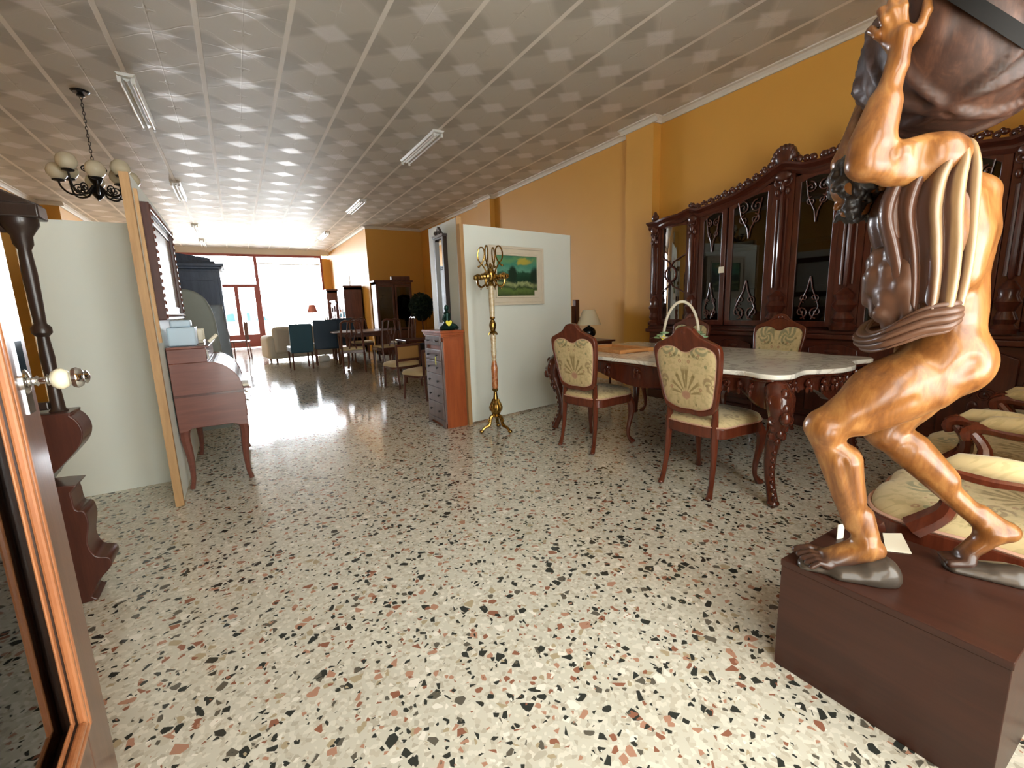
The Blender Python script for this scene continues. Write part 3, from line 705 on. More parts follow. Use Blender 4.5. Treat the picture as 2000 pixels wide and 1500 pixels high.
# glassware seen inside the cabinet
g = MB().lathe([(.03, 0), (.012, .01), (.008, .06), (.03, .09), (.036, .14), (.033, .14), (.027, .092), (.004, .07)], n=16).build('wine_glass', mk_glass('glassware', (.85, .87, .87, 1), .3)); put(g, (4.33, 1.42, .8705), 0)
tag(g, 'single stemmed glass standing inside the carved cabinet by the statue', 'glass')

# ---------------------------------------------------------------- armchairs with floral seats behind the statue
def armchair(label, group):
    """faces +Y"""
    t = thing('armchair', label, 'armchair', group=group)
    zs = .36
    seat = smoothpts([(-.30, -.26), (.30, -.26), (.325, .0), (.33, .18), (.27, .30), (.12, .34), (0, .325), (-.12, .34), (-.27, .30), (-.33, .18), (-.325, 0)], 3)
    MB().ring(seat, [(a * .9, b * .9) for a, b in seat], zs - .07, zs - .005, 'xy').build('seat_rail', M['chairwood'], t, bevel=.008)
    MB().cushion([(a * .97, b * .97) for a, b in seat], zs - .01, .075, 'xy').build('seat', M['floral'], t)
    MB().tube([(a * .985, b * .985, zs) for a, b in seat], .007, 5, True).build('seat_piping', M['gimp'], t)
    B = Matrix.Translation((0, -.27, zs + .03)) @ Matrix.Rotation(math.radians(12), 4, 'X')
    h = [(0, 0), (.15, .0), (.25, .03), (.275, .2), (.285, .4), (.24, .52), (.12, .56), (0, .60)]
    out = smoothpts(h + [(-a, b) for a, b in h[-2:0:-1]], 3); inn = [(a * .83, .05 + b * .82) for a, b in out]
    MB().ring(out, inn, -.025, .02, 'xz', B).build('back_frame', M['chairwood'], t, bevel=.008)
    MB().cushion(inn, -.01, -.03, 'xz', B).cushion(inn, .01, .04, 'xz', B).build('backrest', M['floral'], t)
    for s in (-1, 1):
        pts = smoothpts([(s * .285, -.30, .62), (s * .315, -.16, .585), (s * .335, .0, .575), (s * .335, .10, .585), (s * .335, .15, .565), (s * .33, .145, .525)], 3, False)
        MB().tube(pts, [.022] * 6 + [.026] * 5 + [.024] * 3 + [.020, .016], 8).tube(smoothpts([(s * .33, .13, .56), (s * .325, .09, .50), (s * .315, .10, .43), (s * .315, .17, .35)], 3, False), [.018, .019, .02, .022, .025, .028, .032, .036, .038, .04], 8).build('armrest', M['chairwood'], t)
        MB().tube([(s * .325, -.13, .60), (s * .33, -.10, .612), (s * .335, .0, .612), (s * .335, .08, .61), (s * .335, .115, .595)], [.012, .03, .036, .03, .012], 10).build('arm_pad', M['floral'], t)
        pts = smoothpts([(s * .27, .24, zs - .03), (s * .30, .28, zs - .09), (s * .285, .27, .15), (s * .28, .26, .06), (s * .295, .29, .018)], 3, False)
        MB().tube(pts, [.032, .034, .035, .034, .031, .028, .024, .021, .018, .018, .02, .022, .022], 8).build('leg', M['chairwood'], t)
        MB().tube([(s * .26, -.26, zs - .02), (s * .265, -.28, .18), (s * .27, -.33, .015)], [.026, .02, .018], 8).build('leg', M['chairwood'], t)
    return t
GA = 'carved armchairs with floral pads in a row behind the statue'
a1 = armchair('carved armchair with pale floral seat directly behind the statue pedestal', GA)
put(a1, (2.22, .38, 0), math.radians(6))
put(dup(a1), (2.98, .50, 0), math.radians(0), 'second carved floral armchair from the statue, between the first one and the cabinet')
put(dup(a1), (3.75, .52, 0), math.radians(0), 'dim carved floral armchair deepest in the corner against the large cabinet')
# ---------------------------------------------------------------- right partition (two boards at right angles)
def partition_right():
    t = thing('display_screen', 'white freestanding display screen with a landscape painting, behind the brass stand', 'screen', (1.83, 3.87, 0))
    a = math.atan2(.21, 1.40); X = Matrix.Rotation(a, 4, 'Z'); L = 1.46
    MB().box(.03, L, -.0, .03, .02, 1.885, X).build('panel', M['white_board'], t, smooth=False)
    MB().box(-.0, .03, .06, .78, .02, 1.955).build('panel', M['white_board'], t, smooth=False)
    MB().box(-.012, .028, -.008, .045, .0, 1.885, X).build('edge_strip', M['pine'], t, smooth=False)
    MB().box(-.014, .034, .04, .06, .0, 1.955).build('edge_strip', M['pine'], t, smooth=False)
    MB().box(L, L + .012, -.0, .03, .0, 1.885, X).build('edge_strip', M['pine'], t, smooth=False)
    return t
partition_right()
# landscape painting on it
def mk_painting():
    t = NT('green landscape canvas'); s = t.sep(t.obj()); n = t.noise(t.comb(s[0], 0.0, t.m_('MULTIPLY', s[2], 1.4)), 7, 6, .65, .8)
    z = t.m_('ADD', t.m_('DIVIDE', s[2], .44), t.m_('MULTIPLY', t.m_('SUBTRACT', n, .5), .35))     # -0.5 .. 0.5
    x = s[0]
    col = t.ramp(t.m_('ADD', z, .5), [(0, lin((44, 58, 34))), (.18, lin((92, 112, 56))), (.24, lin((40, 62, 36))), (.34, lin((150, 158, 110))), (.40, lin((26, 52, 36))), (.56, lin((34, 74, 52))), (.62, lin((96, 150, 128))), (.74, lin((60, 128, 108))), (.86, lin((96, 142, 96))), (1, lin((40, 104, 88)))])
    sun = t.m_('ADD', t.m_('POWER', t.m_('DIVIDE', t.m_('ADD', t.m_('SUBTRACT', x, .08), t.m_('MULTIPLY', t.m_('SUBTRACT', n, .5), .3)), .085), 2), t.m_('POWER', t.m_('DIVIDE', t.m_('ADD', t.m_('SUBTRACT', s[2], .14), t.m_('MULTIPLY', t.m_('SUBTRACT', n, .5), .12)), .03), 2))
    col = t.mix(t.m_('SUBTRACT', 1.0, t.sstep(sun, .2, 2.2)), col, lin((176, 160, 66)))
    tree = t.m_('ADD', t.m_('POWER', t.m_('DIVIDE', t.m_('ADD', x, .06), .06), 2), t.m_('POWER', t.m_('DIVIDE', t.m_('SUBTRACT', s[2], .01), .09), 2))
    tree2 = t.m_('ADD', t.m_('POWER', t.m_('DIVIDE', t.m_('SUBTRACT', x, .24), .07), 2), t.m_('POWER', t.m_('DIVIDE', t.m_('ADD', s[2], .0), .10), 2))
    for tr in (tree, tree2):
        col = t.mix(t.m_('SUBTRACT', 1.0, t.sstep(t.m_('ADD', tr, n), .9, 1.8)), col, lin((24, 44, 30)))
    t.bsdf(col, .35, 0, .2, t.bump(n, .3, .01)); return t.m
def painting_right():
    a = math.atan2(.21, 1.40)
    t = thing('landscape_painting', 'green landscape painting in a wide cream frame hung on the white screen', 'painting', (2.47, 3.966 - .012, 1.43), a)
    def rect(w, h): return [(-w, -h), (w, -h), (w, h), (-w, h)]
    f = MB().ring(rect(.36, .285), rect(.335, .26), -.03, 0, 'xz').ring(rect(.335, .26), rect(.285, .215), -.022, 0, 'xz').ring(rect(.285, .215), rect(.268, .195), -.030, 0, 'xz')
    f.build('frame', M['plaster'], t, smooth=False, bevel=.005)
    MB().box(-.27, .27, -.014, -.006, -.197, .197).build('canvas', mk_painting(), t, smooth=False)
    MB().box(.215, .27, -.034, -.030, -.20, -.145).build('label_card', M['plaster'], t, smooth=False)
painting_right()

# brass and onyx coat stand
def coat_stand():
    t = thing('coat_stand', 'tall brass and onyx coat stand with looped arms before the white screen', 'coat stand', (1.935, 3.52, 0), math.radians(20), s=1.0)
    p = MB().lathe([(.02, .15), (.045, .17), (.03, .185), (.045, .20), (.062, .235), (.066, .27), (.05, .31), (.03, .35), (.022, .40), (.018, .44), (.03, .455), (.034, .475), (.028, .48)], n=24)
    for k in range(8):
        a = k * PI / 4; p.tube([(.064 * math.cos(a), .064 * math.sin(a), .235), (.068 * math.cos(a), .068 * math.sin(a), .27), (.052 * math.cos(a), .052 * math.sin(a), .31), (.03 * math.cos(a), .03 * math.sin(a), .36)], .007, 6)
    p.build('base', M['brass'], t)
    for k in range(3):
        a = k * 2 * PI / 3 + .6; c, s = math.cos(a), math.sin(a)
        pts = smoothpts([(.02 * c, .02 * s, .19), (.06 * c, .06 * s, .165), (.075 * c, .075 * s, .11), (.09 * c, .09 * s, .075), (.13 * c, .13 * s, .06), (.165 * c, .165 * s, .035), (.175 * c, .175 * s, .018)], 3, False)
        m = MB().tube(pts, [.012, .016, .02, .022, .022, .02, .018, .018, .02, .021, .02, .018, .017, .016, .016, .015, .014, .014, .014], 8).ell((.178 * c, .178 * s, .02), (.026, .026, .02))
        for q in (-1, 1): m.ell((.185 * c - q * .014 * s, .185 * s + q * .014 * c, .012), (.012, .012, .012), 6, 4)
        X = Matrix.Translation((.08 * c, .08 * s, .13)) @ Matrix.Rotation(a, 4, 'Z')
        m.scroll((0, 0), .028, 1.3, .008, PI / 2, 1, 'xz', 0, X)
        m.build('foot', M['brass'], t)
    MB().lathe([(.026, .48), (.034, .50), (.032, .62), (.036, .70), (.026, .76), (.022, .78)], n=20).build('onyx_column', M['onyx2'], t)
    MB().lathe([(.024, .78), (.028, .785), (.024, .80), (.030, .88), (.026, .95), (.030, 1.02), (.022, 1.07)], n=20).lathe([(.026, 1.24), (.028, 1.30), (.030, 1.40), (.027, 1.50), (.022, 1.565)], n=20).build('onyx_column', M['onyx'], t)
    m = MB().lathe([(.02, 1.065), (.034, 1.075), (.04, 1.09), (.024, 1.10), (.034, 1.13), (.038, 1.16), (.03, 1.19), (.018, 1.215), (.03, 1.23), (.026, 1.245)], n=20)
    for k in range(8):
        a = k * PI / 4; m.tube([(.034 * math.cos(a), .034 * math.sin(a), 1.08), (.045 * math.cos(a), .045 * math.sin(a), 1.068), (.046 * math.cos(a), .046 * math.sin(a), 1.055)], .005, 5)
    m.lathe([(.02, 1.56), (.026, 1.57), (.018, 1.585), (.03, 1.60), (.022, 1.61)], n=18)
    m.build('collar', M['brass'], t)
    MB().lathe([(.02, 1.605), (.036, 1.625), (.046, 1.66), (.044, 1.70), (.03, 1.735), (.012, 1.75), (.02, 1.765), (.012, 1.785), (.003, 1.80)], n=12).build('finial', M['brass'], t)
    for k in range(4):
        a = k * PI / 2 + .35; X = Matrix.Translation((0, 0, 0)) @ Matrix.Rotation(a, 4, 'Z')
        # long looped arm above
        lp = smoothpts([(.04, 0, 1.64), (.055, 0, 1.72), (.09, 0, 1.78), (.13, 0, 1.83), (.135, 0, 1.90), (.11, 0, 1.955), (.075, 0, 1.95), (.06, 0, 1.90), (.07, 0, 1.84), (.10, 0, 1.79), (.125, 0, 1.765)], 3, False)
        m = MB().tube(lp, .0075, 7, X=X).ell((.13, 0, 1.765), .013, X=X)
        m.build('upper_hook', M['brass'], t)
        lo = smoothpts([(.035, 0, 1.62), (.07, 0, 1.575), (.11, 0, 1.555), (.145, 0, 1.585), (.15, 0, 1.64), (.125, 0, 1.67)], 3, False)
        m = MB().tube(lo, [.008 + .0005 * i for i in range(len(lo))], 7, X=X)
        for j in range(6):
            b_ = j * PI / 3; m.ell((.14 + .034 * math.cos(b_), .034 * math.sin(b_), 1.655), (.024, .024, .03), 7, 5, X)
        m.ell((.14, 0, 1.665), (.034, .034, .03), X=X).ell((.115, 0, 1.535), .008, X=X)
        m.build('lower_hook', M['brass'], t)
cs = coat_stand()
for o in bpy.data.objects:
    if o.name == 'coat_stand': o.scale = (.84, .84, .84)

# tall chest of drawers against the end board
def chest():
    t = thing('chest_of_drawers', 'narrow tall chest of drawers with orange cherry side and grey-lit drawer front', 'chest', (1.585, 3.865, 0), math.radians(1))
    D = .22; W = .42; H = .93       # local x: depth (front face at x=0 looks to -X), y: width
    MB().box(.012, D, 0, W, .0, H - .02).build('carcass', M['cherry'], t, smooth=False, bevel=.003)
    q = MB().box(-.022, D + .004, -.02, W + .02, H - .022, H).box(-.014, D, -.012, W + .012, H - .045, H - .022).box(-.006, D, -.006, W + .006, H - .06, H - .045); q.build('top', M['cherry'], t, smooth=False, bevel=.004)
    MB().box(-.004, .012, 0, .03, .06, H - .10).box(-.004, .012, W - .03, W, .06, H - .10).box(-.012, .012, -.004, W + .004, .045, .075).build('front_frame', M['chestfront'], t, smooth=False, bevel=.003)
    MB().prism([(0, 0), (.05, 0), (.07, .025), (.12, .04), (W - .12, .04), (W - .07, .025), (W - .05, 0), (W, 0), (W, .05), (0, .05)], -.012, .005, 'yz').build('plinth', M['chestfront'], t)
    zs = [(.08, .235), (.24, .38), (.385, .515), (.52, .64), (.645, .75), (.79, .88)]
    for z0, z1 in zs:
        o = MB().box(-.008, .011, .034, W - .034, z0, z1).build('drawer', M['chestfront'], t, smooth=False, bevel=.004)
        for y in (.11, W - .11):
            if z0 > .78: MB().tube([(-.008, y - .03, (z0 + z1) / 2), (-.022, y - .02, (z0 + z1) / 2 - .005), (-.022, y + .02, (z0 + z1) / 2 - .005), (-.008, y + .03, (z0 + z1) / 2)], .004, 6).build('handle', M['dark_metal'], o)
            else: MB().lathe([(.005, 0), (.006, .01), (.011, .016), (.009, .022), (.003, .024)], n=12, X=Matrix.Translation((-.008, y, (z0 + z1) / 2)) @ Matrix.Rotation(-PI / 2, 4, 'Y')).build('knob', M['dark_metal'], o)
chest()
o = MB().prism([(-.010, 0), (.010, 0), (.012, -.085), (0, -.10), (-.012, -.085)], -.001, .001, 'yz').build('price_tag', M['yellow'], smooth=False)
put(o, (1.560, 3.985, .70), 0); tag(o, 'long yellow price tag hanging on the drawer front of the tall chest', 'tag')
# wall mirror on the end board above the chest
def wall_mirror():
    t = thing('wall_mirror', 'narrow wall mirror in a dark wood frame with crest, hung above the tall chest', 'mirror', (1.83, 4.30, 1.40))
    o_ = [(-.12, -.46), (.12, -.46), (.12, .42), (.10, .45), (-.10, .45), (-.12, .42)]; i_ = [(-.085, -.41), (.085, -.41), (.085, .39), (.07, .405), (-.07, .405), (-.085, .39)]
    f = MB().ring(o_, i_, -.045, -.0005, 'yz').box(-.055, -.001, -.135, .135, .42, .445)
    f.prism([(-.10, .44), (-.06, .47), (-.03, .50), (0, .525), (.03, .50), (.06, .47), (.10, .44)], -.045, -.02, 'yz').scroll((.05, .46), .025, 1.2, .008, 0, 1, 'yz', -.05).scroll((-.05, .46), .025, 1.2, .008, PI, -1, 'yz', -.05)
    f.build('frame', M['darkwood'], t, bevel=.006)
    MB().box(-.022, -.018, -.086, .086, -.411, .406).build('mirror_glass', M['mirror'], t, smooth=False)
wall_mirror()
# small bronze-green figurine on the chest
def figurine():
    # seated figure with a slim torso: one continuous surface
    m = MB().lathe([(.0, 0), (.075, 0), (.085, .012), (.075, .03), (.05, .045), (.04, .06), (.032, .09), (.03, .115), (.036, .14), (.034, .158), (.016, .170), (.012, .178), (.020, .19), (.024, .208), (.020, .226), (.004, .236)], n=18)
    m.tube([(.03, .0, .145), (.05, .01, .10), (.045, -.03, .06)], [.012, .010, .009], 8).tube([(-.03, .0, .145), (-.05, .01, .10), (-.05, -.03, .055)], [.012, .010, .009], 8).tube([(0, -.02, .045), (.03, -.07, .03), (.06, -.075, .012)], [.028, .022, .014], 8)
    o = m.build('figurine', M['bronze']); put(o, (1.715, 4.02, .9305), math.radians(30)); tag(o, 'small dark green seated figurine on top of the tall chest', 'figurine')
    h = MB().prism(smoothpts([(0, -.028), (.028, .002), (.022, .024), (.006, .022), (0, .012), (-.006, .022), (-.022, .024), (-.028, .002)], 3), -.0015, .0015, 'xz').build('price_tag', M['yellow'])
    put(h, (1.70, 3.945, .995), math.radians(-20)); tag(h, 'yellow heart-shaped tag on the green figurine', 'tag')
figurine()

# ---------------------------------------------------------------- corner behind the screen: lamp on a side table, dark red headboard
def side_table():
    t = thing('side_table', 'small dark side table carrying the cream lamp by the orange wall', 'table', (4.25, 4.86, 0))
    MB().box(-.24, .24, -.24, .24, .60, .625).build('tabletop', M['mahogany'], t, smooth=False, bevel=.006)
    MB().box(-.20, .20, -.20, .20, .50, .60).build('apron', M['mahogany'], t, smooth=False, bevel=.004)
    for x in (-.19, .19):
        for y in (-.19, .19): MB().tube([(x, y, .6), (x * .98, y * .98, .3), (x, y, 0)], [.022, .017, .014], 8).build('leg', M['mahogany'], t)
side_table()
def table_lamp():
    t = thing('table_lamp', 'table lamp with cream cone shade and round black base by the orange wall', 'lamp', (4.16, 4.80, .6255))
    MB().lathe([(.05, 0), (.055, .012), (.03, .02), (.05, .035), (.09, .075), (.098, .11), (.085, .15), (.05, .18), (.02, .195), (.014, .24)], n=24).build('lamp_base', M['black'], t)
    MB().lathe([(.008, .19), (.008, .30)], n=8).build('stem', M['brass'], t)
    n = 28; vs = []
    for r, z in ((.165, .215), (.085, .42), (.082, .42), (.162, .215)):
        vs += [(r * math.cos(2 * PI * i / n), r * math.sin(2 * PI * i / n), z) for i in range(n)]
    f = [(k * n + i, k * n + (i + 1) % n, ((k + 1) % 4) * n + (i + 1) % n, ((k + 1) % 4) * n + i) for k in range(4) for i in range(n)]
    MB().add(vs, f).build('lamp_shade', M['shade'], t)
table_lamp()
def headboard():
    t = thing('headboard', 'dark red wooden headboard edge standing behind the white screen', 'headboard', (4.14, 5.35, 0))
    MB().box(-.75, .24, -.02, .02, .05, 1.10).build('board', M['mahogany'], t, smooth=False, bevel=.004)
    for x in (-.78, .21): MB().box(x, x + .07, -.04, .04, 0, 1.19).build('post', M['mahogany'], t, smooth=False, bevel=.01)
headboard()

# ---------------------------------------------------------------- left partition: one board across, one board in depth
def partition_left():
    t = thing('display_screen', 'pale green display screen on the left, its pine edge towards the camera', 'screen', (-.42, 3.26, 0))
    MB().box(-1.35, -.012, .555, .575, .0, 1.735).build('panel', M['white_board'], t, smooth=False)
    MB().box(-.012, .012, .035, 1.7, .02, 1.915).build('panel', M['white_board'], t, smooth=False)
    MB().box(-.03, .012, .0, .035, .0, 1.915).build('edge_strip', M['pine'], t, smooth=False)
partition_left()
def framed(name, label, mat_f, y0, y1, z0, z1, dep, w, canvas_m, x=-.4075, carve=None):
    t = thing(name, label, 'picture', (x, (y0 + y1) / 2, (z0 + z1) / 2)); a, b = (y1 - y0) / 2, (z1 - z0) / 2
    r = lambda k: [(-a + k, -b + k), (a - k, -b + k), (a - k, b - k), (-a + k, b - k)]
    f = MB().ring(r(0), r(w * .45), .0, dep, 'yz').ring(r(w * .45), r(w), .0, dep * .65, 'yz')
    f = f.build('frame', mat_f, t, smooth=False, bevel=.005)
    if carve:
        c = MB(); n = int(b * 2 / .045)
        for i in range(n + 1):
            for s in (-1, 1): c.ell((dep, s * (a - w * .3), -b + .02 + i * (2 * b - .04) / n), (.008, .010, .014), 6, 4)
        n = int(a * 2 / .045)
        for i in range(n + 1):
            for s in (-1, 1): c.ell((dep, -a + .02 + i * (2 * a - .04) / n, s * (b - w * .3)), (.008, .014, .010), 6, 4)
        c.build('carved_border', carve, t)
    MB().box(.002, dep * .4, -a + w * .8, a - w * .8, -b + w * .8, b - w * .8).build('canvas', canvas_m, t, smooth=False)
    return t
M['oldpic'] = plain('pale picture', (196, 196, 190), .4, var=.15, scale=5)
framed('framed_picture', 'picture in a carved red-brown frame on the left screen above the rolltop desk', M['redwood'], 3.42, 4.52, 1.12, 1.80, .05, .09, M['oldpic'], carve=M['chairwood'])
o = MB().box(0, .018, 0, .02, 0, .86).build('pine_batten', M['pine'], smooth=False, bevel=.002); put(o, (-.4095, 3.335, .99), 0); tag(o, 'slim pine batten fixed beside the carved frame on the left screen edge', 'batten')

# roll-top desk
def rolltop():
    t = thing('rolltop_desk', 'reddish rolltop writing desk seen from the side against the left screen', 'desk', (-.40, 3.49, 0))
    W = .92; Dp = .385      # x: depth out of the screen, y: width away from the camera
    prof = [(0, .40), (.045, .405), (.07, .42), (.30, .42), (.33, .405), (Dp, .40), (Dp, .63)] + [(.20 + (Dp - .20) * math.cos(math.radians(a)), .63 + .215 * math.sin(math.radians(a))) for a in range(0, 91, 9)] + [(0, .845)]
    for y in (0, W - .022): MB().prism(prof, y, y + .022, 'xz').build('side_panel', M['deskwood'], t, bevel=.003)
    MB().box(0, .205, 0.0, W, .845, .935).build('upper_box', M['deskwood'], t, smooth=False, bevel=.003)
    MB().box(-.0, .225, -.01, W + .01, .935, .95).build('top', M['deskwood'], t, smooth=False, bevel=.004)
    MB().box(.0, .02, .022, W - .022, .40, .845).box(.0, Dp - .01, .022, W - .022, .61, .63).box(.0, Dp - .01, .022, W - .022, .42, .435).build('carcass', M['deskwood'], t, smooth=False)
    MB().box(-.0, Dp + .012, -.006, 0.0, .628, .642).box(-.0, Dp + .012, W, W + .006, .628, .642).build('side_moulding', M['mahogany'], t, smooth=False)
    MB().box(Dp - .10, Dp + .045, .03, W - .03, .642, .655).build('writing_shelf', M['deskwood'], t, smooth=False, bevel=.002)
    s = MB(); N = 16
    for k in range(N):
        a0, a1 = [math.radians(q) for q in (12 + 78 * k / N, 12 + 78 * (k + .85) / N)]
        pt = lambda a, r: (.20 + (Dp - .20 - .012 + r) * math.cos(a), .63 + (.215 - .012 + r) * math.sin(a))
        s.prism([pt(a0, 0), pt(a1, 0), pt(a1, .008), pt(a0, .008)], .024, W - .024, 'xz')
    s.build('tambour', M['deskwood'], t, smooth=False)
    d = MB().box(Dp - .012, Dp + .004, .05, W - .05, .45, .60).build('drawer', M['deskwood'], t, smooth=False, bevel=.004)
    for y in (.25, W - .25): MB().tube([(Dp + .004, y - .03, .53), (Dp + .022, y - .02, .522), (Dp + .022, y + .02, .522), (Dp + .004, y + .03, .53)], .004).build('handle', M['brass'], d)
    for x, sx2 in ((.03, -1), (Dp - .035, 1)):
        for y in (.03, W - .03):
            MB().tube(smoothpts([(x, y, .42), (x + sx2 * .008, y, .36), (x - sx2 * .004, y, .22), (x - sx2 * .002, y, .08), (x + sx2 * .012, y, .012)], 3, False), [.030, .030, .029, .028, .026, .024, .021, .019, .016, .015, .014, .015, .016], 8).build('leg', M['deskwood'], t)
rolltop()
# things on the desk
o = MB().box(0, .15, 0, .16, 0, .12).box(.02, .13, .02, .14, .12, .165).build('storage_box', plain('pale blue box', (176, 196, 210), .5), smooth=False, bevel=.01); put(o, (-.39, 3.56, .9505), 0); tag(o, 'pale blue box at the screen end of the desk top', 'box')
b = MB().box(0, .13, 0, .20, 0, .02).box(.0, .015, 0, .20, .02, .11).box(.0, .13, 0, .015, .02, .10).box(.0, .13, .185, .20, .02, .10).box(.0, .09, .0, .2, .10, .115)
o = b.build('letter_rack', M['ceramic'], smooth=False, bevel=.006); put(o, (-.345, 3.80, .9505), 0); tag(o, 'white ceramic rack in the middle of the desk top', 'rack')
def card(name, label, loc, rx, ry, rz, w, h, m='paper'):
    o = MB().box(-w / 2, w / 2, -h / 2, h / 2, -.001, .001).build(name, M[m], smooth=False); o.location = loc; o.rotation_euler = (math.radians(rx), math.radians(ry), math.radians(rz)); return tag(o, label, 'card')
card('price_card', 'white card taped to the top front edge of the rolltop desk', (-.194, 3.60, .895), 0, 82, 0, .08, .09)
card('price_card', 'white card lying on the curved shutter of the rolltop desk', (-.105, 3.64, .857), 0, 28, 5, .09, .07)
o = MB().tube([(0, 0, 0), (.05, .02, .045)], .011, 10).build('paper_roll', M['paper']); put(o, (-.178, 3.585, .9665), 0); tag(o, 'small white paper roll sticking up at the desk edge', 'paper')
b = MB().box(-.04, .0, 0, .2, 0, .014).build('notebook', M['paper'], smooth=False); put(b, (.018, 3.56, .6552), 0); tag(b, 'white notebook lying on the pull-out shelf of the desk', 'book')

# ---------------------------------------------------------------- dark hall mirror behind the open door
def hall_mirror():
    t = thing('hall_mirror', 'tall dark wooden hall mirror with turned post and scrolled foot behind the glass door', 'mirror', (-.64, 2.40, 0))
    c = MB().lathe([(.016, .93), (.020, .90), (.026, .86), (.018, .84), (.022, .80)], n=16)
    prof = [(.022, .80), (.03, .79), (.02, .77), (.018, .90), (.022, 1.0), (.017, 1.08), (.030, 1.095), (.030, 1.115), (.018, 1.13), (.020, 1.2), (.022, 1.32), (.018, 1.40), (.028, 1.42), (.030, 1.45), (.045, 1.475), (.055, 1.49), (.055, 1.51)]
    prof = [p for p in prof if p[1] >= .77]
    prof.sort(key=lambda p: p[1])
    MB().lathe(prof, n=16).build('post', M['darkwood'], t)
    MB().lathe(prof, (-.62, 0, 0), n=16).build('post', M['darkwood'], t)
    MB().box(-.68, .07, -.05, .05, 1.51, 1.56).prism([(-.68, 1.56), (-.55, 1.62), (-.31, 1.72), (-.05, 1.62), (.07, 1.56)], -.03, .03, 'xz').build('cornice', M['darkwood'], t, bevel=.006)
    MB().box(-.60, -.022, -.018, .018, .80, .83).box(-.60, -.022, -.018, .018, 1.46, 1.51).build('frame', M['darkwood'], t, smooth=False, bevel=.004)
    MB().box(-.60, -.022, -.004, .004, .83, 1.46).build('mirror_glass', M['mirror'], t, smooth=False)
    br = smoothpts([(-.70, .60), (-.70, .79), (-.02, .79), (.045, .775), (.072, .72), (.06, .66), (.01, .60), (-.035, .555), (-.06, .52), (-.12, .50), (-.5, .50), (-.6, .55)], 3)
    MB().prism(br, -.07, .07, 'xz').build('bracket', M['redwood'], t, bevel=.01)
    ft = smoothpts([(-.64, .50), (-.03, .505), (.0, .47), (.005, .40), (.03, .385), (.035, .33), (.02, .25), (.035, .19), (.075, .17), (.075, .13), (.03, .08), (.0, .02), (-.03, .0), (-.60, .0), (-.66, .1), (-.62, .3)], 3)
    MB().prism(ft, -.07, .07, 'xz').build('foot', M['redwood'], t, bevel=.012)
hall_mirror()

# ---------------------------------------------------------------- chandelier
def chandelier():
    t = thing('chandelier', 'black iron chandelier with cream glass globe shades hanging over the left screen', 'chandelier', (-1.03, 6.15, ZC))
    MB().lathe([(.012, -.02), (.06, -.018), (.075, -.002), (.05, .0)], n=20).lathe([(.02, -.05), (.035, -.045), (.02, -.02)], n=12).build('ceiling_rose', M['dark_metal'], t)
    c = MB()
    for k in range(17):
        z = -.06 - k * .034; X = Matrix.Translation((0, 0, z)) @ Matrix.Rotation(k * PI / 2, 4, 'Z')
        c.tube([(.010 * math.cos(a * PI / 4), 0, .022 * math.sin(a * PI / 4)) for a in range(8)], .003, 5, True, X)
    c.build('chain', M['dark_metal'], t)
    b = MB().lathe([(.01, -.99), (.03, -.97), (.05, -.94), (.035, -.90), (.02, -.86), (.045, -.82), (.06, -.78), (.03, -.74), (.015, -.70), (.03, -.66), (.015, -.62)], n=18)
    for k in range(6):
        a = k * PI / 3; X = Matrix.Rotation(a, 4, 'Z'); b.scroll((.07, -.70), .035, 1.3, .007, PI, 1, 'xz', 0, X)
    b.build('column', M['dark_metal'], t)
    for k in range(8):
        R = .27; a = k * PI / 4 + .2; X = Matrix.Rotation(a, 4, 'Z'); zb = -.80 if k % 2 else -.86
        arm = MB().tube(smoothpts([(.03, 0, -.86), (.10, 0, -.95), (.20, 0, -.96), (.255, 0, -.91), (R, 0, zb)], 3, False), .009, 6, X=X)
        arm.scroll((.13, -.90), .05, 1.4, .007, -PI / 2, 1, 'xz', 0, X).lathe([(.012, 0), (.045, .01), (.05, .02), (.02, .03)], (R, 0, zb), 14, X)
        a_ = arm.build('arm', M['dark_metal'], t)
        MB().lathe([(.022, .02), (.055, .035), (.078, .07), (.080, .10), (.066, .14), (.04, .165), (.036, .165), (.06, .138), (.074, .10), (.07, .07), (.05, .04), (.022, .028)], (R, 0, zb), 18, X).build('glass_shade', M['cream_glass'], a_)
chandelier()

# ---------------------------------------------------------------- fluorescent ceiling fittings
def fluo(label):
    t = thing('fluorescent_light', label, 'ceiling light', group='twin fluorescent ceiling lights')
    MB().prism([(-.075, 0), (.075, 0), (.055, -.028), (-.055, -.028)], -.66, .66, 'xz').build('housing', M['enamel'], t, bevel=.004)
    MB().prism([(-.03, -.028), (.03, -.028), (.0, -.055)], -.60, .60, 'xz').build('reflector', M['enamel'], t)
    for s in (-1, 1):
        MB().tube([(s * .05, -.60, -.052), (s * .05, .60, -.052)], .013, 12).build('tube', M['tube'], t)
        for y in (-.62, .62): MB().box(s * .05 - .014, s * .05 + .014, y - .012, y + .012, -.072, -.02).build('lamp_holder', M['enamel'], t, smooth=False)
    return t
f0 = fluo('twin fluorescent ceiling light nearest the camera in the left row'); put(f0, (-.6, 6.2, ZC), 0)
put(dup(f0), (-.6, 10.05, ZC), 0, 'second twin fluorescent light in the left row, past the chandelier')
put(dup(f0), (-.6, 14.1, ZC), 0, 'third fluorescent light of the left row, close to the shop window')
put(dup(f0), (-.6, 16.6, ZC), 0, 'last fluorescent light of the left row, nearest the shop window')
put(dup(f0), (2.4, 6.2, ZC), 0, 'twin fluorescent ceiling light nearest the camera in the right row')
put(dup(f0), (2.4, 10.1, ZC), 0, 'second twin fluorescent light in the right row, left of the alcove')
put(dup(f0), (2.4, 14.2, ZC), 0, 'farthest fluorescent light of the right row')
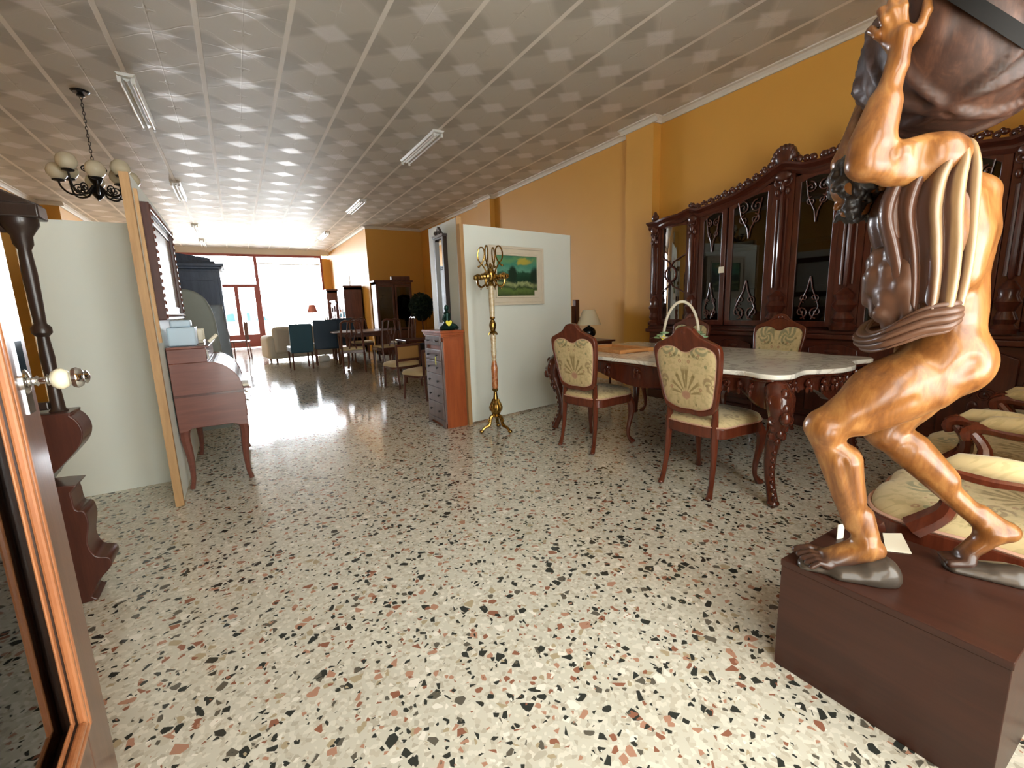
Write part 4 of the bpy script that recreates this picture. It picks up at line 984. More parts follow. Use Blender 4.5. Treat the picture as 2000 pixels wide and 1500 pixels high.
# ---------------------------------------------------------------- carved figure bearing a globe
def field_mesh(prims, lo, hi, h):
    """implicit surface of blended tapered capsules -> one continuous quad mesh (surface nets)"""
    lo = np.array(lo, float); hi = np.array(hi, float); N = np.ceil((hi - lo) / h).astype(int) + 1
    D = np.full(N, 1.0, np.float32)
    ax = [lo[i] + h * np.arange(N[i]) for i in range(3)]
    for p in prims:
        a, b, ra, rb, k = np.array(p[0], float), np.array(p[1], float), p[2], p[3], p[4]
        fl = np.array(p[5], float) if len(p) > 5 else np.ones(3); sub = len(p) > 6 and p[6]
        m = max(ra, rb) / fl.min() + k + 2 * h
        i0 = np.maximum(0, np.floor((np.minimum(a, b) - m - lo) / h).astype(int)); i1 = np.minimum(N, np.ceil((np.maximum(a, b) + m - lo) / h).astype(int) + 1)
        if (i1 <= i0).any(): continue
        X, Y, Z = np.meshgrid(ax[0][i0[0]:i1[0]], ax[1][i0[1]:i1[1]], ax[2][i0[2]:i1[2]], indexing='ij')
        P = np.stack([X, Y, Z], -1) * fl; A = a * fl; BA = b * fl - A; L = float(BA @ BA)
        t = np.clip(((P - A) @ BA) / L, 0, 1) if L > 1e-12 else np.zeros(X.shape)
        d = np.linalg.norm(P - A - t[..., None] * BA, axis=-1) - (ra + (rb - ra) * t)
        s = (slice(i0[0], i1[0]), slice(i0[1], i1[1]), slice(i0[2], i1[2])); c = D[s]
        if sub: q = np.maximum(k - np.abs(c + d), 0) / k; D[s] = np.maximum(c, -d) + q * q * k * .25
        else: q = np.maximum(k - np.abs(c - d), 0) / k; D[s] = np.minimum(c, d) - q * q * k * .25
    ins = D < 0
    cnt = sum(ins[i:N[0] - 1 + i, j:N[1] - 1 + j, k:N[2] - 1 + k].astype(np.int8) for i in (0, 1) for j in (0, 1) for k in (0, 1))
    act = (cnt > 0) & (cnt < 8); idx = np.full(act.shape, -1, np.int64); idx[act] = np.arange(act.sum()); cells = np.argwhere(act)
    acc = np.zeros((len(cells), 3)); num = np.zeros(len(cells)); cor = [(i, j, k) for i in (0, 1) for j in (0, 1) for k in (0, 1)]
    V = {c: D[cells[:, 0] + c[0], cells[:, 1] + c[1], cells[:, 2] + c[2]] for c in cor}
    for c in cor:
        for d in range(3):
            if c[d] == 0:
                e = list(c); e[d] = 1; e = tuple(e); v0, v1 = V[c], V[e]; x = (v0 < 0) != (v1 < 0)
                t = np.where(x, v0 / np.where(x, v0 - v1, 1), 0); pt = np.tile(np.array(c, float), (len(cells), 1)); pt[:, d] += t
                acc += pt * x[:, None]; num += x
    verts = lo + h * (cells + acc / num[:, None]); faces = []
    for d in range(3):
        u, v = (d + 1) % 3, (d + 2) % 3
        s0 = [slice(0, N[i]) for i in range(3)]; s1 = list(s0); s0[d] = slice(0, N[d] - 1); s1[d] = slice(1, N[d])
        x = np.argwhere(ins[tuple(s0)] != ins[tuple(s1)]); x = x[(x[:, u] > 0) & (x[:, v] > 0) & (x[:, u] < N[u] - 1) & (x[:, v] < N[v] - 1)]
        eu = np.zeros(3, int); eu[u] = 1; ev = np.zeros(3, int); ev[v] = 1
        q = [idx[tuple((x - o_).T)] for o_ in (0 * eu, eu, eu + ev, ev)]; q = np.stack(q, 1)
        fl_ = ins[tuple(x.T)]; q[~fl_] = q[~fl_][:, ::-1]; faces.append(q)
    m = MB(); m.v = [tuple(p) for p in verts.tolist()]; m.f = [tuple(q) for q in np.concatenate(faces).tolist()]; return m

def mk_statue(name, a, b, c, foot=True, rough=.32, coat=.28):
    t = NT(name); o = t.obj(); s = t.sep(o); g = t.noise(t.map(o, (9, 9, 2.2)), 2.6, 6, .6, .8); f2 = t.noise(t.map(o, (50, 50, 8)), 3, 2)
    col = t.ramp(t.m_('ADD', t.m_('MULTIPLY', g, .85), t.m_('MULTIPLY', f2, .15)), [(.32, lin(a)), (.5, lin(b)), (.68, lin(c))])
    if foot:   # the feet are stained dark
        k = t.m_('ADD', s[2], t.m_('MULTIPLY', g, .03)); col = t.mix(t.sstep(k, .055, .10), lin((62, 40, 30)), col)
    t.bsdf(col, rough, 0, coat, t.bump(g, .08, .01), .5, coat_rough=.12); return t.m
M['statue'] = mk_statue('honey carved wood', (92, 53, 24), (128, 82, 40), (158, 112, 62))
M['globe'] = mk_statue('brown carved globe', (38, 24, 19), (62, 40, 31), (90, 61, 47), False, .5, .05)
def statue():
    t = thing('carved_statue', 'carved wooden nude figure with fold-shaded drape bending under a large brown globe', 'statue', (1.45, .45, .3565), math.atan2(.8, -.6))
    z0 = .356; P = []
    def c(a, b, ra, rb, k=.02, fl=(1, 1, 1), sub=False): P.append(((a[0], a[1], a[2] - z0), (b[0], b[1], b[2] - z0), ra, rb, k, fl, sub))
    def e(p, r, k=.02, fl=(1, 1, 1)): c(p, p, r, r, k, fl)
    # --- torso
    c((-.085, -.075, .985), (-.085, -.075, 1.10), .080, .062, .03, (1, .66, 1))
    c((-.085, -.075, 1.10), (-.062, -.075, 1.27), .062, .084, .04, (1, .66, 1))
    c((-.062, -.075, 1.27), (-.025, -.07, 1.395), .086, .075, .04, (1, .60, 1))
    c((-.095, .00, 1.36), (-.100, -.005, 1.28), .040, .028, .03); c((-.095, -.145, 1.36), (-.10, -.14, 1.28), .040, .028, .03)   # shoulder blades
    c((-.115, -.03, 1.22), (-.12, -.03, 1.05), .026, .030, .03); c((-.115, -.115, 1.22), (-.12, -.115, 1.05), .026, .030, .03)  # back muscles
    c((-.04, .035, 1.33), (-.07, .03, 1.18), .050, .036, .03); c((.0, -.03, 1.33), (.01, -.03, 1.27), .045, .04, .03)      # side, chest
    c((-.175, -.072, 1.36), (-.165, -.072, 1.02), .012, .012, .03, (1, 1, 1), True)                                          # spine groove
    # --- buttocks and hips
    e((-.086, -.022, .967), .076, .03, (1, 1.05, .95)); e((-.11, -.135, .955), .072, .03)
    # --- near (left) leg
    c((-.095, -.02, .962), (.045, -.008, .880), .084, .073, .03, (1, 1.1, 1)); c((.03, -.008, .886), (.155, .0, .785), .072, .048, .03)
    c((.00, .018, .93), (.115, .018, .83), .040, .028, .03); c((-.05, -.0, .885), (.08, .0, .795), .045, .028, .03)
    e((.168, .0, .785), .041, .02); e((.188, .0, .778), .024, .012); e((.168, .028, .77), .020, .012)
    c((.160, .0, .760), (.048, .0, .47), .038, .027, .02); c((.112, .012, .690), (.086, .008, .585), .039, .025, .025); c((.106, -.02, .69), (.086, -.012, .60), .037, .024, .025)
    c((.175, .002, .74), (.085, .002, .50), .017, .012, .015)
    e((.047, .020, .462), .014, .01); e((.047, -.020, .468), .014, .01); c((.046, 0, .54), (.026, 0, .445), .014, .018, .025)
    c((.018, .0, .437), (.045, .0, .435), .024, .026, .015); c((.045, 0, .445), (.128, -.006, .398), .026, .019, .02, (1, .75, 1)); c((.04, .008, .42), (.13, .018, .383), .018, .014, .015)
    e((.135, -.022, .388), .017, .012); e((.135, .022, .382), .014, .012)
    for l0, l1, ln, r, zz in ((-.034, -.043, .064, .0120, .390), (-.014, -.020, .062, .0088, .389), (.003, .000, .056, .0084, .387), (.018, .018, .049, .0080, .385), (.032, .036, .041, .0076, .383)):
        c((.132, l0, zz + .002), (.132 + ln * .55, (l0 + l1) / 2, zz + .008), r, r * .9, .003); c((.132 + ln * .55, (l0 + l1) / 2, zz + .008), (.132 + ln, l1, zz - .007), r * .95, r * 1.05, .003)
    # --- far (right) leg
    c((-.14, -.13, .955), (-.065, -.137, .845), .078, .060, .03); c((-.065, -.137, .845), (-.022, -.14, .745), .060, .045, .03)
    e((-.012, -.14, .738), .040, .02); e((.012, -.14, .738), .022, .012)
    c((-.03, -.14, .725), (-.262, -.13, .497), .039, .025, .02); c((-.085, -.130, .700), (-.165, -.125, .622), .043, .028, .025); c((-.07, -.15, .705), (-.15, -.145, .635), .038, .025, .025)
    e((-.268, -.108, .486), .013, .01); c((-.255, -.13, .535), (-.318, -.13, .485), .014, .017, .02)
    c((-.312, -.13, .478), (-.27, -.13, .478), .024, .024, .02); c((-.285, -.13, .475), (-.228, -.13, .400), .026, .020, .02, (1, .75, 1)); c((-.232, -.150, .388), (-.232, -.110, .388), .016, .017, .015)
    for l0, r in ((-.158, .0085), (-.145, .009), (-.132, .0095), (-.119, .010), (-.102, .0125)): c((-.228, l0, .385), (-.190, l0, .378), r, r * .95, .006)
    c((.10, .062, .80), (.00, .072, .875), .006, .006, .02, (1, 1, 1), True); c((.128, .052, .70), (.085, .042, .56), .005, .004, .014, (1, 1, 1), True); e((-.08, .072, .95), .016, .03) if 0 else None
    c((-.105, .068, .97), (-.085, .072, .945), .012, .010, .03, (1, 1, 1), True); c((-.135, .06, 1.20), (-.105, .075, 1.06), .005, .005, .02, (1, 1, 1), True)
    # --- shoulders, neck, arms
    e((.004, .048, 1.435), .052, .03); e((.0, -.19, 1.435), .050, .03)
    c((-.04, -.10, 1.43), (.0, .04, 1.44), .05, .045, .03); c((-.04, -.07, 1.42), (.0, -.18, 1.43), .05, .045, .03)
    c((-.03, -.072, 1.43), (.075, -.085, 1.45), .046, .042, .03)
    c((.012, .055, 1.435), (.138, .082, 1.428), .041, .033, .025); c((.04, .066, 1.46), (.105, .078, 1.455), .028, .022, .02); c((.03, .06, 1.405), (.10, .075, 1.405), .028, .022, .02)
    e((.158, .082, 1.432), .030, .015); e((.012, .068, 1.440), .042, .012); e((.092, .092, 1.448), .024, .015)
    c((.052, .122, 1.475), (.060, .112, 1.405), .010, .008, .018, (1, 1, 1), True); c((.125, .125, 1.455), (.118, .105, 1.56), .006, .004, .014, (1, 1, 1), True)
    c((.060, .122, 1.425), (.125, .128, 1.420), .006, .005, .014, (1, 1, 1), True)
    c((.150, .082, 1.452), (.105, .062, 1.640), .037, .0205, .02); c((.135, .085, 1.49), (.118, .075, 1.56), .036, .026, .02); c((.155, .075, 1.48), (.13, .068, 1.57), .030, .020, .02)
    c((.103, .060, 1.645), (.098, .056, 1.705), .020, .022, .012, (1, .75, 1)); c((.112, .050, 1.70), (.080, .058, 1.70), .018, .016, .012)
    def finger(pts, r):
        for a, b, k in zip(pts, pts[1:], range(9)): c(a, b, r * (1 - .08 * k), r * (1 - .08 * (k + 1)), .006)
    finger([(.122, .048, 1.70), (.140, .044, 1.722), (.149, .028, 1.742), (.146, .010, 1.752)], .0095)
    finger([(.116, .052, 1.712), (.133, .050, 1.748), (.136, .036, 1.774), (.128, .016, 1.786)], .010)
    finger([(.107, .056, 1.718), (.119, .054, 1.760), (.118, .040, 1.788), (.108, .022, 1.80)], .0102)
    finger([(.097, .058, 1.718), (.102, .056, 1.762), (.099, .042, 1.790), (.088, .026, 1.802)], .010)
    finger([(.086, .060, 1.690), (.069, .062, 1.714), (.060, .060, 1.742), (.058, .050, 1.766)], .0115)
    c((.0, -.195, 1.435), (.105, -.235, 1.50), .041, .034, .025); e((.112, -.235, 1.515), .032, .015)
    c((.110, -.235, 1.52), (.07, -.26, 1.69), .036, .021, .02); c((.07, -.262, 1.70), (.045, -.262, 1.76), .022, .02, .012, (1, .8, 1))
    for k in range(4): finger([(.055 - .013 * k, -.268, 1.76), (.05 - .016 * k, -.262, 1.80), (.04 - .016 * k, -.238, 1.825), (.032 - .016 * k, -.215, 1.838)], .0095)
    finger([(.075, -.258, 1.71), (.088, -.248, 1.75), (.078, -.228, 1.775)], .011)
    # --- bowed head with face turned down
    c((.085, -.085, 1.450), (.125, -.088, 1.425), .056, .053, .02); c((.115, -.088, 1.40), (.112, -.088, 1.362), .040, .026, .02)
    c((.152, -.088, 1.385), (.160, -.088, 1.372), .010, .009, .008); e((.14, -.088, 1.355), .011, .008); e((.148, -.105, 1.392), .009, .006); e((.148, -.071, 1.392), .009, .006)
    c((.085, -.030, 1.42), (.080, -.030, 1.40), .012, .010, .006, (1, 2, 1)); c((.085, -.146, 1.42), (.080, -.146, 1.40), .012, .010, .006, (1, 2, 1))
    body = field_mesh(P, (-.38, -.32, -.02), (.24, .16, 1.50), .0042).build('body', M['statue'], t, ang=3.2)
    m = body.modifiers.new('soft', 'SMOOTH'); m.factor = .5; m.iterations = 1
    # hair: curls over the bowed head
    rnd = random.Random(3); H = []
    for k in range(70):
        x = rnd.uniform(.075, .150); y = -.088 + rnd.uniform(-.042, .042); z = rnd.uniform(1.345, 1.415); r = rnd.uniform(.009, .014)
        H.append(((x, y, z - z0), (x + rnd.uniform(-.012, .012), y + rnd.uniform(-.012, .012), z - z0 - .014), r, r * .6, .005))
    for k in range(220):
        th = rnd.uniform(0, 2 * PI); ph = rnd.uniform(-.8, 1.4); R = .061
        x = .110 + R * math.cos(ph) * math.cos(th) * 1.05; y = -.088 + R * math.cos(ph) * math.sin(th); z = 1.440 + R * math.sin(ph) * .95
        if x > .150 and z < 1.405 and y < -.07: continue
        r = rnd.uniform(.009, .014); H.append(((x, y, z - z0), (x + rnd.uniform(-.014, .014), y + rnd.uniform(-.014, .014), z - z0 + rnd.uniform(-.014, .014)), r, r * .7, .005))
    H.append(((.105, -.088, 1.445 - z0), (.12, -.088, 1.44 - z0), .056, .056, .01))
    field_mesh(H, (0, -.2, .93), (.22, .02, 1.2), .005).build('hair', M['hair'], t, ang=3.2)
    # globe with raised interlaced bands and lumps
    R = .199; G = Vector((-.066, -.087, 1.716 - z0)); NU, NV = 96, 64; vs = []; f = []; rr = random.Random(5)
    bands = [Vector((rr.uniform(-1, 1), rr.uniform(-1, 1), rr.uniform(-.7, .7))).normalized() for _ in range(7)]; lumps = [(Vector((rr.uniform(-1, 1), rr.uniform(-1, 1), rr.uniform(-1, 1))).normalized(), rr.uniform(.12, .3)) for _ in range(34)]
    def rad(d):
        h = 0
        for n_ in bands: h = max(h, .013 * max(0, 1 - (abs(d.dot(n_)) / .06) ** 2))
        for n_, w_ in lumps: h += .010 * max(0, 1 - ((d - n_).length / w_) ** 2)
        return R - .007 + h
    for j in range(1, NV):
        p = PI * j / NV
        for i in range(NU):
            a = 2 * PI * i / NU; d = Vector((math.sin(p) * math.cos(a), math.sin(p) * math.sin(a), math.cos(p))); vs.append(tuple(G + d * rad(d)))
    for j in range(NV - 2):
        for i in range(NU): f.append((j * NU + i, (j + 1) * NU + i, (j + 1) * NU + (i + 1) % NU, j * NU + (i + 1) % NU))
    vs += [tuple(G + Vector((0, 0, R))), tuple(G - Vector((0, 0, R)))]; L = len(vs)
    for i in range(NU): f.append((L - 2, i, (i + 1) % NU)); f.append((L - 1, (NV - 2) * NU + (i + 1) % NU, (NV - 2) * NU + i))
    MB().add(vs, f).build('globe', M['globe'], t, ang=3.2)
    # dark flat band round the globe
    W2L = Matrix.Rotation(-math.atan2(.8, -.6), 4, 'Z'); nw = Vector((.034, .762, -.646)).normalized(); nl = (W2L.to_3x3() @ nw).normalized()
    off = -.055; rb = math.sqrt(R * R - off * off) ; u = nl.orthogonal().normalized(); w_ = nl.cross(u); vs = []; f = []; N = 72
    cc = G + nl * off
    for k in range(N):
        a = 2 * PI * k / N; d = u * math.cos(a) + w_ * math.sin(a)
        for r_, s_ in ((rb - .01, -.013), (rb + .010, -.013), (rb + .010, .013), (rb - .01, .013)): vs.append(tuple(cc + d * r_ + nl * s_))
    for k in range(N):
        for i in range(4): f.append((k * 4 + i, k * 4 + (i + 1) % 4, ((k + 1) % N) * 4 + (i + 1) % 4, ((k + 1) % N) * 4 + i))
    MB().add(vs, f).build('globe_band', M['band'], t, ang=.6)
    # drape over the near shoulder
    rows = [(-.065, .04, 1.487, 1.498, -.035), (-.058, .04, 1.468, 1.482, .045), (-.056, .05, 1.425, 1.43, .082), (-.058, .080, 1.385, 1.385, .090), (-.063, .090, 1.32, 1.325, .088), (-.068, .072, 1.25, 1.262, .085), (-.070, .055, 1.18, 1.20, .080), (-.066, .045, 1.12, 1.145, .078), (-.060, .040, 1.075, 1.105, .078)]
    rows = smoothpts(rows, 4, False); NU = 64; vs = []; f = []; uv = []
    for j, (fb, ff, zb, zf, l0) in enumerate(rows):
        v = j / (len(rows) - 1)
        for i in range(NU + 1):
            q = i / NU
            if q < .72:   # outer side
                s = q / .72; x = fb + (ff - fb) * s; y = l0 - .020 + .030 * math.sin(PI * min(1, s * 1.1 + .05)); z = zb + (zf - zb) * s
            else:         # wraps across the front of the chest
                s = (q - .72) / .28; x = ff + .012 * math.sin(PI * s) - .02 * s; y = l0 - .020 - .16 * s; z = zf - .015 * s
            amp = .012 * min(1, .35 + v * 2.0); ph = q * 2 * PI * 5.5 + .6 * math.sin(v * 4) + .9 * v * math.sin(q * 9)
            y += amp * math.sin(ph) * (1 if q < .72 else .3); x += amp * (0 if q < .70 else .9) * math.sin(ph); z -= .02 * v * v * math.cos(ph) * (1 if q < .72 else .4)
            vs.append((x, y, z - z0)); uv.append((q, v))
    nr = len(rows)
    for j in range(nr - 1):
        for i in range(NU): f.append((j * (NU + 1) + i, (j + 1) * (NU + 1) + i, (j + 1) * (NU + 1) + i + 1, j * (NU + 1) + i + 1))
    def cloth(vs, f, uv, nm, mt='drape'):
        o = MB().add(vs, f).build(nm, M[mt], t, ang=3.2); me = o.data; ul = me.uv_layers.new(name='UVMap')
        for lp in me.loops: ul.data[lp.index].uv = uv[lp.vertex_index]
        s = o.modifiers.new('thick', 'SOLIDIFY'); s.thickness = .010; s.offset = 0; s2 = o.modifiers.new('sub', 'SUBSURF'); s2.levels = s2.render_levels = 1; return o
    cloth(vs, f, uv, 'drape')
    # gathered swag across the hips
    rows = [(-.066, 1.115, 1.065, .055), (-.04, 1.115, 1.045, .078), (.0, 1.105, 1.035, .076), (.032, 1.080, 1.015, .060), (.054, 1.055, .998, .035), (.062, 1.04, .988, -.02), (.055, 1.045, .988, -.09), (.02, 1.07, .99, -.16), (-.03, 1.08, 1.0, -.19)]
    rows = smoothpts(rows, 4, False); NU = 24; vs = []; f = []; uv = []
    for j, (x, zt, zb, y) in enumerate(rows):
        n_ = Vector((x + .09, y + .075, 0)).normalized()
        for i in range(NU + 1):
            q = i / NU; b_ = .010 + .022 * math.sin(PI * q) + .007 * math.sin(q * 2 * PI * 4 + j * .12); vs.append((x + n_.x * b_, y + n_.y * b_, zt + (zb - zt) * q - z0)); uv.append((q * .5, j / len(rows)))
    for j in range(len(rows) - 1):
        for i in range(NU): f.append((j * (NU + 1) + i, (j + 1) * (NU + 1) + i, (j + 1) * (NU + 1) + i + 1, j * (NU + 1) + i + 1))
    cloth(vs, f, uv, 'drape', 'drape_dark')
    # bunched folds hanging in front of the belly
    Q = []
    for k, (x, y, za, zb, r) in enumerate(((.055, .03, 1.24, 1.10, .026), (.075, .0, 1.23, 1.12, .026), (.070, -.04, 1.22, 1.09, .026), (.035, .05, 1.20, 1.07, .024), (.060, .02, 1.13, 1.05, .024), (.085, .055, 1.37, 1.27, .016))):
        Q.append(((x, y, za - z0), (x - .012, y, zb - z0), r, r * .8, .008)); Q.append(((x + .01, y, za - .04 - z0), (x + .004, y - .02, zb + .03 - z0), r * .8, r * .7, .006))
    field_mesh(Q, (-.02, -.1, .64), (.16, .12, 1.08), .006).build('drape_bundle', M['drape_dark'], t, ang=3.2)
    # rocks under the feet
    A = [((.02, .005, .372 - z0), (.185, .0, .362 - z0), .030, .016, .02, (1, .62, 1)), ((.0, .01, .39 - z0), (.03, .01, .385 - z0), .034, .030, .02, (1, .75, 1)), ((-.01, .02, .37 - z0), (.10, .03, .362 - z0), .028, .022, .02)]
    B = [((-.32, -.11, .362 - z0), (-.20, -.12, .362 - z0), .030, .018, .02, (1, .55, 1)), ((-.335, -.10, .375 - z0), (-.29, -.10, .37 - z0), .022, .018, .02)]
    for q, lo, hi in ((A, (-.09, -.10, -.03), (.26, .12, .12)), (B, (-.43, -.24, -.03), (-.12, .02, .12))):
        m = field_mesh(q, lo, hi, .005); m.v = [(x, y, max(z, .0005)) for x, y, z in m.v]; m.build('rock', M['stone'], t, ang=3.2)
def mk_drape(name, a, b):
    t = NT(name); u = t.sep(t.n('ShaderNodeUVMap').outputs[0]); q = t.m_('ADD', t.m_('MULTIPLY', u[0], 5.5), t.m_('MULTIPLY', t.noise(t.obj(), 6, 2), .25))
    s = t.sstep(t.m_('SINE', t.m_('MULTIPLY', q, 2 * PI)), -.25, .45); g = t.noise(t.map(t.obj(), (40, 40, 6)), 3, 3)  # fold highlights on ridges and shade in valleys painted into the colour
    s = t.m_('MULTIPLY', s, t.m_('SUBTRACT', 1.0, t.sstep(t.m_('ADD', u[0], t.m_('MULTIPLY', t.noise(t.obj(), 12, 2), .12)), .40, .56)))  # front half kept dark, shade of its deep folds in the colour
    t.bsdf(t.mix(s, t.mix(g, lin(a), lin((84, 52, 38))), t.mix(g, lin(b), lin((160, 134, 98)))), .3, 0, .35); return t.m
M['drape'] = mk_drape('fold-shaded carved drape', (76, 54, 42), (132, 106, 78)); M['drape_dark'] = plain('dark carved folds', (88, 60, 44), .42, coat=.15, var=.3, scale=14)
statue()
# pedestal under it and the papers
t = thing('pedestal', 'large plain reddish-brown veneered box pedestal carrying the carved statue', 'pedestal', (1.54, .415, 0))
MB().box(-.215, .215, -.245, .24, .336, .356).build('top', M['pedestal'], t, smooth=False, bevel=.002)
MB().box(-.213, .213, -.243, .238, .0, .336).build('box_body', M['pedestal'], t, smooth=False, bevel=.002)
o = MB().prism([(0, 0), (.048, -.034), (-.075, -.10), (-.118, -.05)], 0, .001, 'xy').build('paper_sheet', M['paper'], smooth=False); put(o, (1.742, .55, .3568), 0); tag(o, 'blank cream paper sheet lying on the pedestal behind the heel', 'paper')
o = MB().box(-.014, .014, -.001, .001, 0, .05).build('paper_card', M['paper'], smooth=False); put(o, (1.595, .612, .3565), math.radians(-15)); tag(o, 'narrow cream card standing behind the statue front ankle', 'card')
# ---------------------------------------------------------------- left middle distance: armoires, wrapped panel, bag
def armoire(name, label, x0, x1, y0, y1, h, crest):
    t = thing(name, label, 'wardrobe', ((x0 + x1) / 2, y0, 0)); w = (x1 - x0) / 2; d = y1 - y0
    MB().box(-w, w, 0, d, .08, h).box(-w - .02, w + .02, -.02, d, 0, .08).build('carcass', M['bluewood'], t, smooth=False, bevel=.005)
    MB().box(-w - .03, w + .03, -.03, d, h, h + .03).box(-w - .055, w + .055, -.055, d, h + .03, h + .07).build('cornice', M['bluewood'], t, smooth=False, bevel=.006)
    if crest: MB().prism([(-w, h + .07), (w, h + .07), (w, h + .12), (0, h + .22), (-w, h + .28)], 0, .04, 'xz').build('crest', M['bluewood'], t)
    for s in (-1, 1):
        a, b = (s * w * .95, s * w * .02); a, b = min(a, b), max(a, b)
        dr = MB().box(a, b, -.02, 0, .12, h - .03).build('door', M['bluewood'], t, smooth=False, bevel=.004)
        k = .06
        MB().ring([(a + k * .6, .2), (b - k * .6, .2), (b - k * .6, h - .1), (a + k * .6, h - .1)], [(a + k, .24), (b - k, .24), (b - k, h - .14), (a + k, h - .14)], -.032, -.018, 'xz').build('door_moulding', M['bluewood'], dr, smooth=False)
        MB().ell((s * .05, -.03, h * .5), .014).build('knob', M['brass'], dr)
    return t
armoire('wardrobe', 'taller blue-grey wardrobe with sloping crest at the back left', -1.50, -.26, 9.0, 9.6, 1.94, True)
armoire('wardrobe', 'blue-grey wardrobe with heavy cornice in front of the taller one', -1.25, -.12, 7.0, 7.55, 1.72, False)
def wrapped_board(): 
    t = thing('grey_headboard', 'grey arched headboard panel leaning under plastic behind the rolltop desk', 'headboard', (-.40, 5.35, 0))
    o = smoothpts([(-.30, .0), (.235, .0), (.225, .9), (.19, 1.22), (.10, 1.36), (-.05, 1.40), (-.24, 1.38), (-.30, 1.1)], 4)
    MB().prism(o, 0, .07, 'xz').build('board', plain('grey panel', (128, 134, 128), .6, var=.1), t, bevel=.02)
    return t
wrapped_board()
def bag():
    t = MB(); N, K = 14, 12; rnd = random.Random(9); vs = []; f = []
    for k in range(K + 1):
        z = .25 + 1.0 * k / K; w = .15 - .08 * abs(k / K - .55) * 1.3
        for i in range(N):
            a = 2 * PI * i / N; r = w * (1 + rnd.uniform(-.12, .12)); vs.append((r * math.cos(a), r * .5 * math.sin(a), z))
    for k in range(K):
        for i in range(N): f.append((k * N + i, k * N + (i + 1) % N, (k + 1) * N + (i + 1) % N, (k + 1) * N + i))
    f.append(tuple(range(N - 1, -1, -1))); f.append(tuple(range(K * N, K * N + N)))
    o = t.add(vs, f).box(-.15, .15, -.06, .06, 0, .26).build('wrapped_furniture', M['plastic'], ang=3.2); put(o, (-.235, 5.95, 0), 0); tag(o, 'upright piece wrapped in crumpled clear plastic beside the grey arched panel', 'package')
bag()
def thin_chair(label, loc, rz):
    t = thing('wooden_chair', label, 'chair', loc, rz)
    MB().box(-.2, .2, -.2, .2, .43, .47).build('seat', M['farwood'], t, smooth=False, bevel=.01)
    for x in (-.18, .18):
        MB().tube([(x, .18, .45), (x, .18, 0)], .016).build('leg', M['farwood'], t); MB().tube([(x, -.18, .95), (x, -.17, .45), (x, -.2, 0)], .017).build('leg', M['farwood'], t)
    MB().tube([(-.18, -.18, .93), (0, -.2, .96), (.18, -.18, .93)], .02).tube([(-.1, -.19, .94), (-.08, -.18, .47)], .01).tube([(.1, -.19, .94), (.08, -.18, .47)], .01).tube([(0, -.19, .95), (0, -.18, .47)], .012).build('backrest', M['farwood'], t)
    return t
thin_chair('lone dark chair standing between the wardrobes and the shop door', (.0, 13.6, 0), math.radians(80))

# ---------------------------------------------------------------- far right group
def parsons(label, name, mat, loc, rz, w=.46, h=.92, group=None, s=1):
    t = thing(name, label, 'chair', loc, rz, group, s)
    MB().box(-w / 2, w / 2, -.22, .24, .36, .47).build('seat', mat, t, smooth=False, bevel=.02)
    MB().prism([(-.27, h), (-.33, h - .01), (-.27, .34), (-.20, .34)], -w / 2, w / 2, 'yz').build('backrest', mat, t, bevel=.02)
    for x in (-w / 2 + .03, w / 2 - .03):
        for y in (-.22, .2): MB().tube([(x, y, .38), (x, y, 0)], [.02, .014]).build('leg', M['farwood'], t)
    return t
parsons('high-backed teal leather chair with slim legs, its back turned to the camera', 'leather_chair', M['teal'], (1.03, 10.1, 0), math.radians(4), .42, .92)
parsons('broad dark blue leather chair right of the teal one', 'leather_chair', M['navy'], (1.62, 10.62, 0), math.radians(-4), .50, .97)
parsons('dark blue leather chair half hidden behind the broad blue one', 'leather_chair', M['navy'], (2.12, 11.35, 0), math.radians(-4), .5, .98)
def sofa():
    t = thing('sofa', 'pale sofa with rounded arms facing the shop window behind the teal chair', 'sofa', (1.30, 12.2, 0), math.radians(8))
    MB().box(-.72, .72, -.35, .45, .08, .42).build('seat', M['sofa'], t, bevel=.05, seg=3)
    MB().box(-.70, .70, -.42, -.20, .2, .82).build('backrest', M['sofa'], t, bevel=.09, seg=4)
    for s in (-1, 1): MB().box(s * .72 - .11, s * .72 + .11, -.38, .45, .08, .62).build('armrest', M['sofa'], t, bevel=.09, seg=4)
    for x in (-.65, .65):
        for y in (-.3, .38): MB().tube([(x, y, .1), (x, y, 0)], .025).build('foot', M['farwood'], t)
sofa()
o = MB().box(-.12, .12, -.1, .1, 0, .14).build('storage_box', M['enamel'], smooth=False, bevel=.03); put(o, (1.62, 11.15, 0), 0); tag(o, 'white box on the floor under the broad blue chair', 'box')
o = MB().box(-.07, .07, -.1, .1, 0, .12).build('storage_box', M['enamel'], smooth=False, bevel=.03); put(o, (2.02, 10.62, 0), 0); tag(o, 'smaller white box on the floor right of the first white box', 'box')
def far_table():
    t = thing('dining_table', 'dark brown dining table in the far showroom among splat-back chairs', 'table', (2.2, 9.6, 0))
    MB().prism(smoothpts([(-.48, -.5), (.48, -.5), (.5, .5), (-.5, .5)], 4), .70, .73, 'xy').build('tabletop', M['farwood'], t, bevel=.006)
    MB().box(-.42, .42, -.42, .42, .62, .70).build('apron', M['farwood'], t, smooth=False)
    for x in (-.4, .4):
        for y in (-.4, .4): MB().tube([(x, y, .68), (x, y, .4), (x * 1.03, y * 1.03, .1), (x * 1.08, y * 1.08, .015)], [.035, .028, .02, .026]).build('leg', M['farwood'], t)
far_table()
